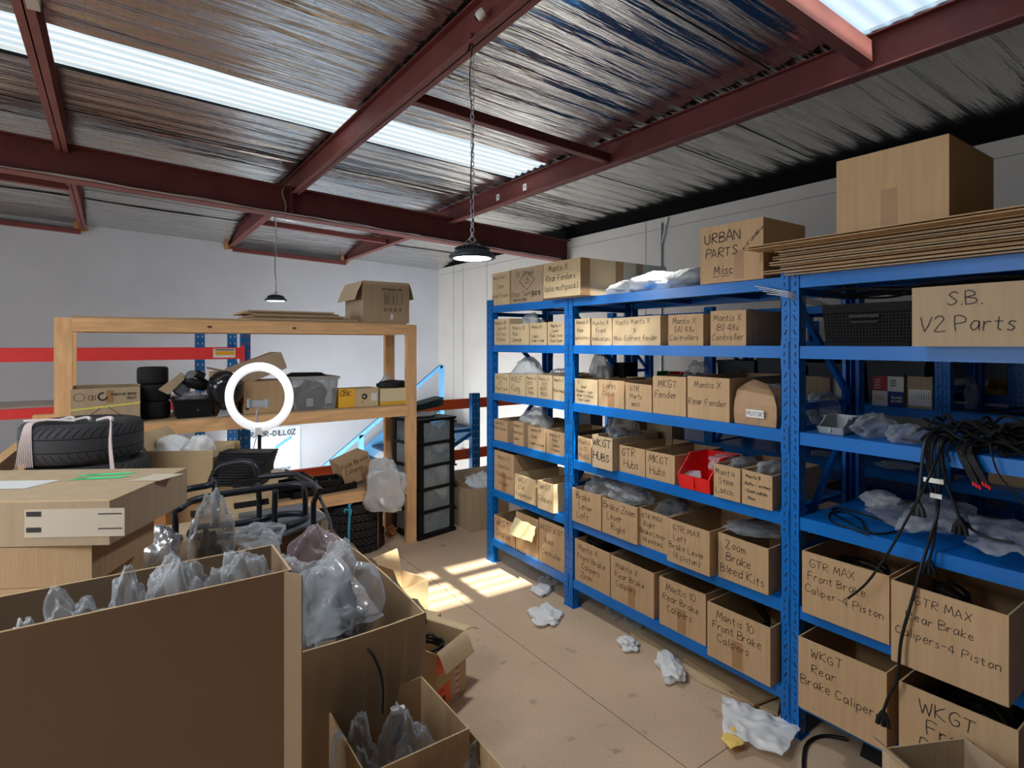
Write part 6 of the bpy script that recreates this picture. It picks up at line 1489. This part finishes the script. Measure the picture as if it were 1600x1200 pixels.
wires('braided_cable', [[at_D(447, 735, 3.1), at_D(470, 750, 3.0), at_D(492, 765, 2.85), at_D(503, 785, 2.80), at_D(512, 805, 2.78), at_D(518, 828, 2.75), at_D(517, 850, 2.70)]], .009, mat('braid', (.05, .05, .055), .5, bump=1, bscale=180), 'black braided hose bending down from the carrier into the torn carton')

# bags in and on the pile
bag(290, 762, 366, 925, 2.25, 141, 'tall clear bag with a black part standing in the pile before the carrier', GBAG, depth=.5, cone=.2, fill=BTUBE, ridge=1.2, rough=.3)
bag(172, 815, 282, 905, 2.5, 142, 'shiny silver foil bag behind the tall clear one', mat('silver_film', (.62, .64, .66), .18, metal=.75, bump=.9, bscale=16), depth=.6, ridge=1.4)
DY = lambda px, Y=1.68: Y/(FW.y+(px-800)/F*RT.y)
bag(162, 880, 245, 975, DY(205), 143, 'grey clear bag with dark cable in the middle of the tall narrow carton', BAG, depth=.5, fill=DARKM, ridge=1.0, zb=.86)
bag(220, 862, 350, 985, DY(290), 144, 'large crinkled clear bag spreading over the rim of the tall narrow carton', BAG, depth=.42, ridge=1.2, zb=.86)
bag(45, 915, 190, 1000, DY(120), 145, 'thin clear bag twisted at its neck in the tall narrow carton', BAGC, depth=.3, ridge=1.2, zb=.90)
bag(318, 862, 448, 975, DY(385), 154, 'clear bag against the aisle end of the tall narrow carton', BAG, depth=.42, ridge=1.2, zb=.86)
bag(8, 962, 66, 1010, DY(36), 146, 'small white bag at the window end of the tall narrow carton', BAGW, depth=.4, zb=.92)
bag(345, 832, 480, 960, 2.25, 147, 'clear bag with a red part lying in front of the carrier', BAG, depth=.7, fill=mat('dull_red', (.50, .02, .03), .4), ridge=1.2)
bag(362, 815, 445, 850, 2.65, 148, 'clear bag under the carrier rail', BAGC, depth=.6, ridge=1.3)
bag(440, 820, 545, 930, 2.45, 149, 'purple tinted clear bag against the torn wall of the long carton', shader('mauve_bag', film(.3, (.42, .33, .36), .2)), depth=.5, ridge=.8)
bag(462, 838, 600, 1020, 2.12, 150, 'big glossy clear bag filling the torn carton', BAG, depth=.7, ridge=1.3, fill=mat('steel_fill', (.16, .18, .21), .4))
sheet([at_D(478, 1010, 1.98), at_D(596, 962, 2.15), at_D(520, 862, 2.35), at_D(462, 900, 2.05)], 15, GBAG, 'plastic_bag', amp=.014, label='milky bag sheet lying over the glossy bag in the torn carton')
mb = MB(); a, b = at_D(545, 905, 2.33), at_D(582, 962, 2.16); mb.bar(a, b, .05, .01); tag(mb.build('orange_strip', [mat('orange_card', (.65, .32, .15), .6)]), 'orange card strip inside the torn carton', 'card')
for (l, t_, r, b_, D, s_, lab, fl) in ((500, 1110, 600, 1230, 1.80, 151, 'crinkled clear bag at the near carton side of the open brown carton', None), (570, 1100, 700, 1240, 1.78, 152, 'larger clear bag with dark part in the open brown carton', DARKM)):
    bag(l, t_, r, b_, D, s_, lab, BAG, depth=.7, cone=.2, ridge=1.4, fill=fl, zb=.12)
bag(690, 1160, 775, 1240, 1.85, 153, 'small clear bag with orange print in the smaller carton by the aisle', BAG, depth=.7, ridge=1.3, zb=.12, fill=mat('orange_fill', (.6, .35, .15), .5, var=.3))
wires('hanging_cable', [[at_D(508, 1004, 2.12), at_D(540, 993, 2.03), at_D(575, 1015, 1.97), at_D(592, 1045, 1.95), at_D(598, 1075, 1.93), at_D(597, 1115, 1.90)]], .0045, BLACK, 'black cord hanging out of the torn carton into the open brown one')
mb = MB(); q = at_D(622, 1112, 1.86); mb.box(-.02, .02, -.008, .008, -.10, .0); mb.box(-.022, .022, -.011, .011, .0, .012, 1); o = mb.build('connector', [mat('navy_plastic', (.01, .015, .05), .5), WTAPE], None, q, -.2); tag(o, 'dark blue connector with white cap in the open brown carton', 'part')

# ================================================================== SMALL BOXES AND LITTER ON THE FLOOR
def labels_(mb, put, w, d, h, rnd):
    mb.box(-.48*w, -.05*w, -d/2-.001, -d/2, .62*h, .98*h, 6); mb.box(-.48*w, -.05*w, -d/2-.001, -d/2, .06*h, .40*h, 6)
    for v in (.32, .86): write(mb, 'nnnn', -.4*w, v*h, .05*h, .002, lambda a, b: (a, -d/2-.002, b), 1, rnd, clean=True)
    for v in (.13, .70): mb.box(-.30*w, -.22*w, -d/2-.002, -d/2, v*h, (v+.10)*h, 1)
    mb.box(.10*w, .24*w, -d/2-.001, -d/2, 0, h*.6, 5)
    for i in range(5): write(mb, 'MM', .12*w, (.04+.11*i)*h, .05*h, .003, lambda a, b: (a, -d/2-.002, b), 7, rnd, clean=True)
rzf = math.radians(90-62.7)
q0, q1 = at_z(697, 1106, 0), at_z(728, 1077, 0); u = (q1-q0).normalized(); yaw = math.atan2(u.y, u.x); n_ = Vector((-u.y, u.x, 0)); wl = .24; 
cl = q1-u*wl/2+n_*.14
zl = .285
carton(wl, .28, zl, None, m=CARD3, loc=(cl.x, cl.y, .001), rz=yaw, deco=labels_, flaps=[('r', -.35, .13), ('f', -1.05, .10), ('b', .6, .12)], label='open box with orange warning labels on the floor beside the torn carton')
coil('cable_coil', (cl.x, cl.y, .20), .07, 5, .05, .006, 'coiled black cable inside the orange labelled box', seed=5, tiltx=1)
q = at_z(690, 985, .20); carton(.26, .22, .22, None, top='closed', m=CARD3, loc=(q.x-.10, q.y+.16, .001), rz=.55, flaps=[], label='small taped box behind the orange labelled one', deco=lambda mb, put, w, d, h, rnd: mb.box(-.5*w, .5*w, -.03, .03, h, h+.001, 4))
q = at_z(660, 935, .16); carton(.24, .24, .20, None, m=CARD3, loc=(q.x-.04, q.y+.22, .001), rz=.35, flaps=[('l', 1.2, .16), ('b', 1.3, .14)], label='pale open box with raised flaps farthest along the aisle edge')
LITT = shader('litter_film', film(.55, (.90, .91, .91), .3, .4))
def litter(l, t_, r, b_, s_, label, m=LITT, h=.04, name='plastic_bag', cat='plastic bag', ridge=1.2):
    a = at_z(l, (t_+b_)/2, 0); b = at_z(r, (t_+b_)/2, 0); c = at_z((l+r)/2, (t_+b_)/2, 0); y = (at_z((l+r)/2, t_, 0)-at_z((l+r)/2, b_, 0)).length
    o = lump(((b-a).length, y, h), s_, m, name, (c.x, c.y, .001), rz=-.61, ridge=ridge, rough=.5, n=36); return tag(o, label, cat)
litter(824, 945, 880, 982, 161, 'crumpled white bag on the open floor beside the shelving foot')
litter(827, 917, 863, 935, 162, 'small white bag on the sunlit floor edge by the shelving')
litter(838, 902, 872, 922, 163, 'thin clear bag just under the far bay of the shelving', BAGC)
litter(964, 998, 1000, 1022, 164, 'tiny clear scrap on the floor before the middle bay', LITT, h=.05)
litter(1027, 1030, 1070, 1074, 165, 'crumpled clear bag on the floor before the flattened cardboard', LITT, h=.07)
litter(944, 946, 985, 972, 166, 'dark clear bag under the middle bay of the shelving', BAGC, h=.06)
litter(975, 965, 1010, 988, 167, 'grey bag on the floor against the cardboard under the middle bay', BAG, h=.07)
cs = [at_z(1125, 1100, .003), at_z(1165, 1196, .003), at_z(1252, 1165, .003), at_z(1200, 1110, .003)]
sheet([at_z(1130, 1158, .003), at_z(1222, 1200, .003), at_z(1252, 1150, .003), at_z(1128, 1098, .003)], 18, LITT, 'plastic_bag', amp=.022, label='large crumpled milky bag on the floor near the middle upright', n=34)
sheet([at_z(1126, 1160, .012), at_z(1142, 1180, .012), at_z(1164, 1172, .012), at_z(1145, 1142, .012)], 19, YPAP, 'crumpled_paper', amp=.012, label='crumpled yellow paper on the large milky bag', n=16, cat='paper')
def flatcard(P, z, label, m=CARD2, th=.009):
    card_piece([Vector((*at_z(x, y, z).xy, z)) for x, y in P], label, m, th, 'flattened_carton')
flatcard([(985, 990), (1095, 1068), (1215, 1118), (1225, 1075), (1100, 1010), (1020, 975)], .004, 'flattened carton on the floor under the middle bay, the lowest', CARD3)
flatcard([(1000, 992), (1140, 1083), (1190, 1070), (1060, 995)], .014, 'flattened carton on the floor under the middle bay, the middle one')
flatcard([(1068, 1030), (1178, 1104), (1214, 1090), (1110, 1018)], .024, 'flattened carton on the floor under the middle bay, uppermost and darkest', CARD)
bag(1290, 1120, 1330, 1180, 2.55, 171, 'clear crumpled bag under the near bay of the shelving', BAG, zb=.001, depth=.6)
q = at_z(1345, 1160, .0); mb = MB(); mb.add([(-.1, -.08, 0), (.1, -.1, 0), (.12, .1, 0), (-.1, .1, 0), (-.08, -.05, .12), (.09, -.06, .10), (.1, .08, .11), (-.07, .08, .12)], [(3, 2, 1, 0), (4, 5, 6, 7), (0, 1, 5, 4), (1, 2, 6, 5), (2, 3, 7, 6), (3, 0, 4, 7)])
tag(mb.build('black_case', [BLACKM], None, (2.62, 1.0, .001)), 'dark case pushed under the near bay of the shelving', 'case')
wires('floor_cable', [[Vector((2.55, 1.17, .02)), at_z(1290, 1150, .008), at_z(1268, 1156, .008), at_z(1257, 1172, .008), at_z(1256, 1215, .008), at_z(1262, 1260, .008)]], .0075, BLACK, 'black cable running out on the floor from under the near bay')
c = at_z(1440, 1172, .42); carton(.30, .26, .42, None, m=CARD2, loc=(c.x-.02, c.y-.11, .001), rz=-.45, flaps=[('l', .8, .06)], label='open empty box on the floor before the near bay, cut by the frame edge')
mb = MB(); q = at_D(1600, 1165, 1.95); mb.add([(-.05, -.05, -.05), (.08, -.05, -.06), (.08, .05, -.06), (-.06, .05, -.05), (-.03, -.04, .05), (.08, -.04, .08), (.08, .04, .08), (-.03, .04, .05)], [(3, 2, 1, 0), (4, 5, 6, 7), (0, 1, 5, 4), (1, 2, 6, 5), (2, 3, 7, 6), (3, 0, 4, 7)]); mb.box(0, .08, -.04, .04, -q.z+.001, -.05)
tag(mb.build('black_stand', [BLACKM], None, q), 'black angular stand at the frame edge before the lowest near box', 'stand')
bpy.context.view_layer.update()
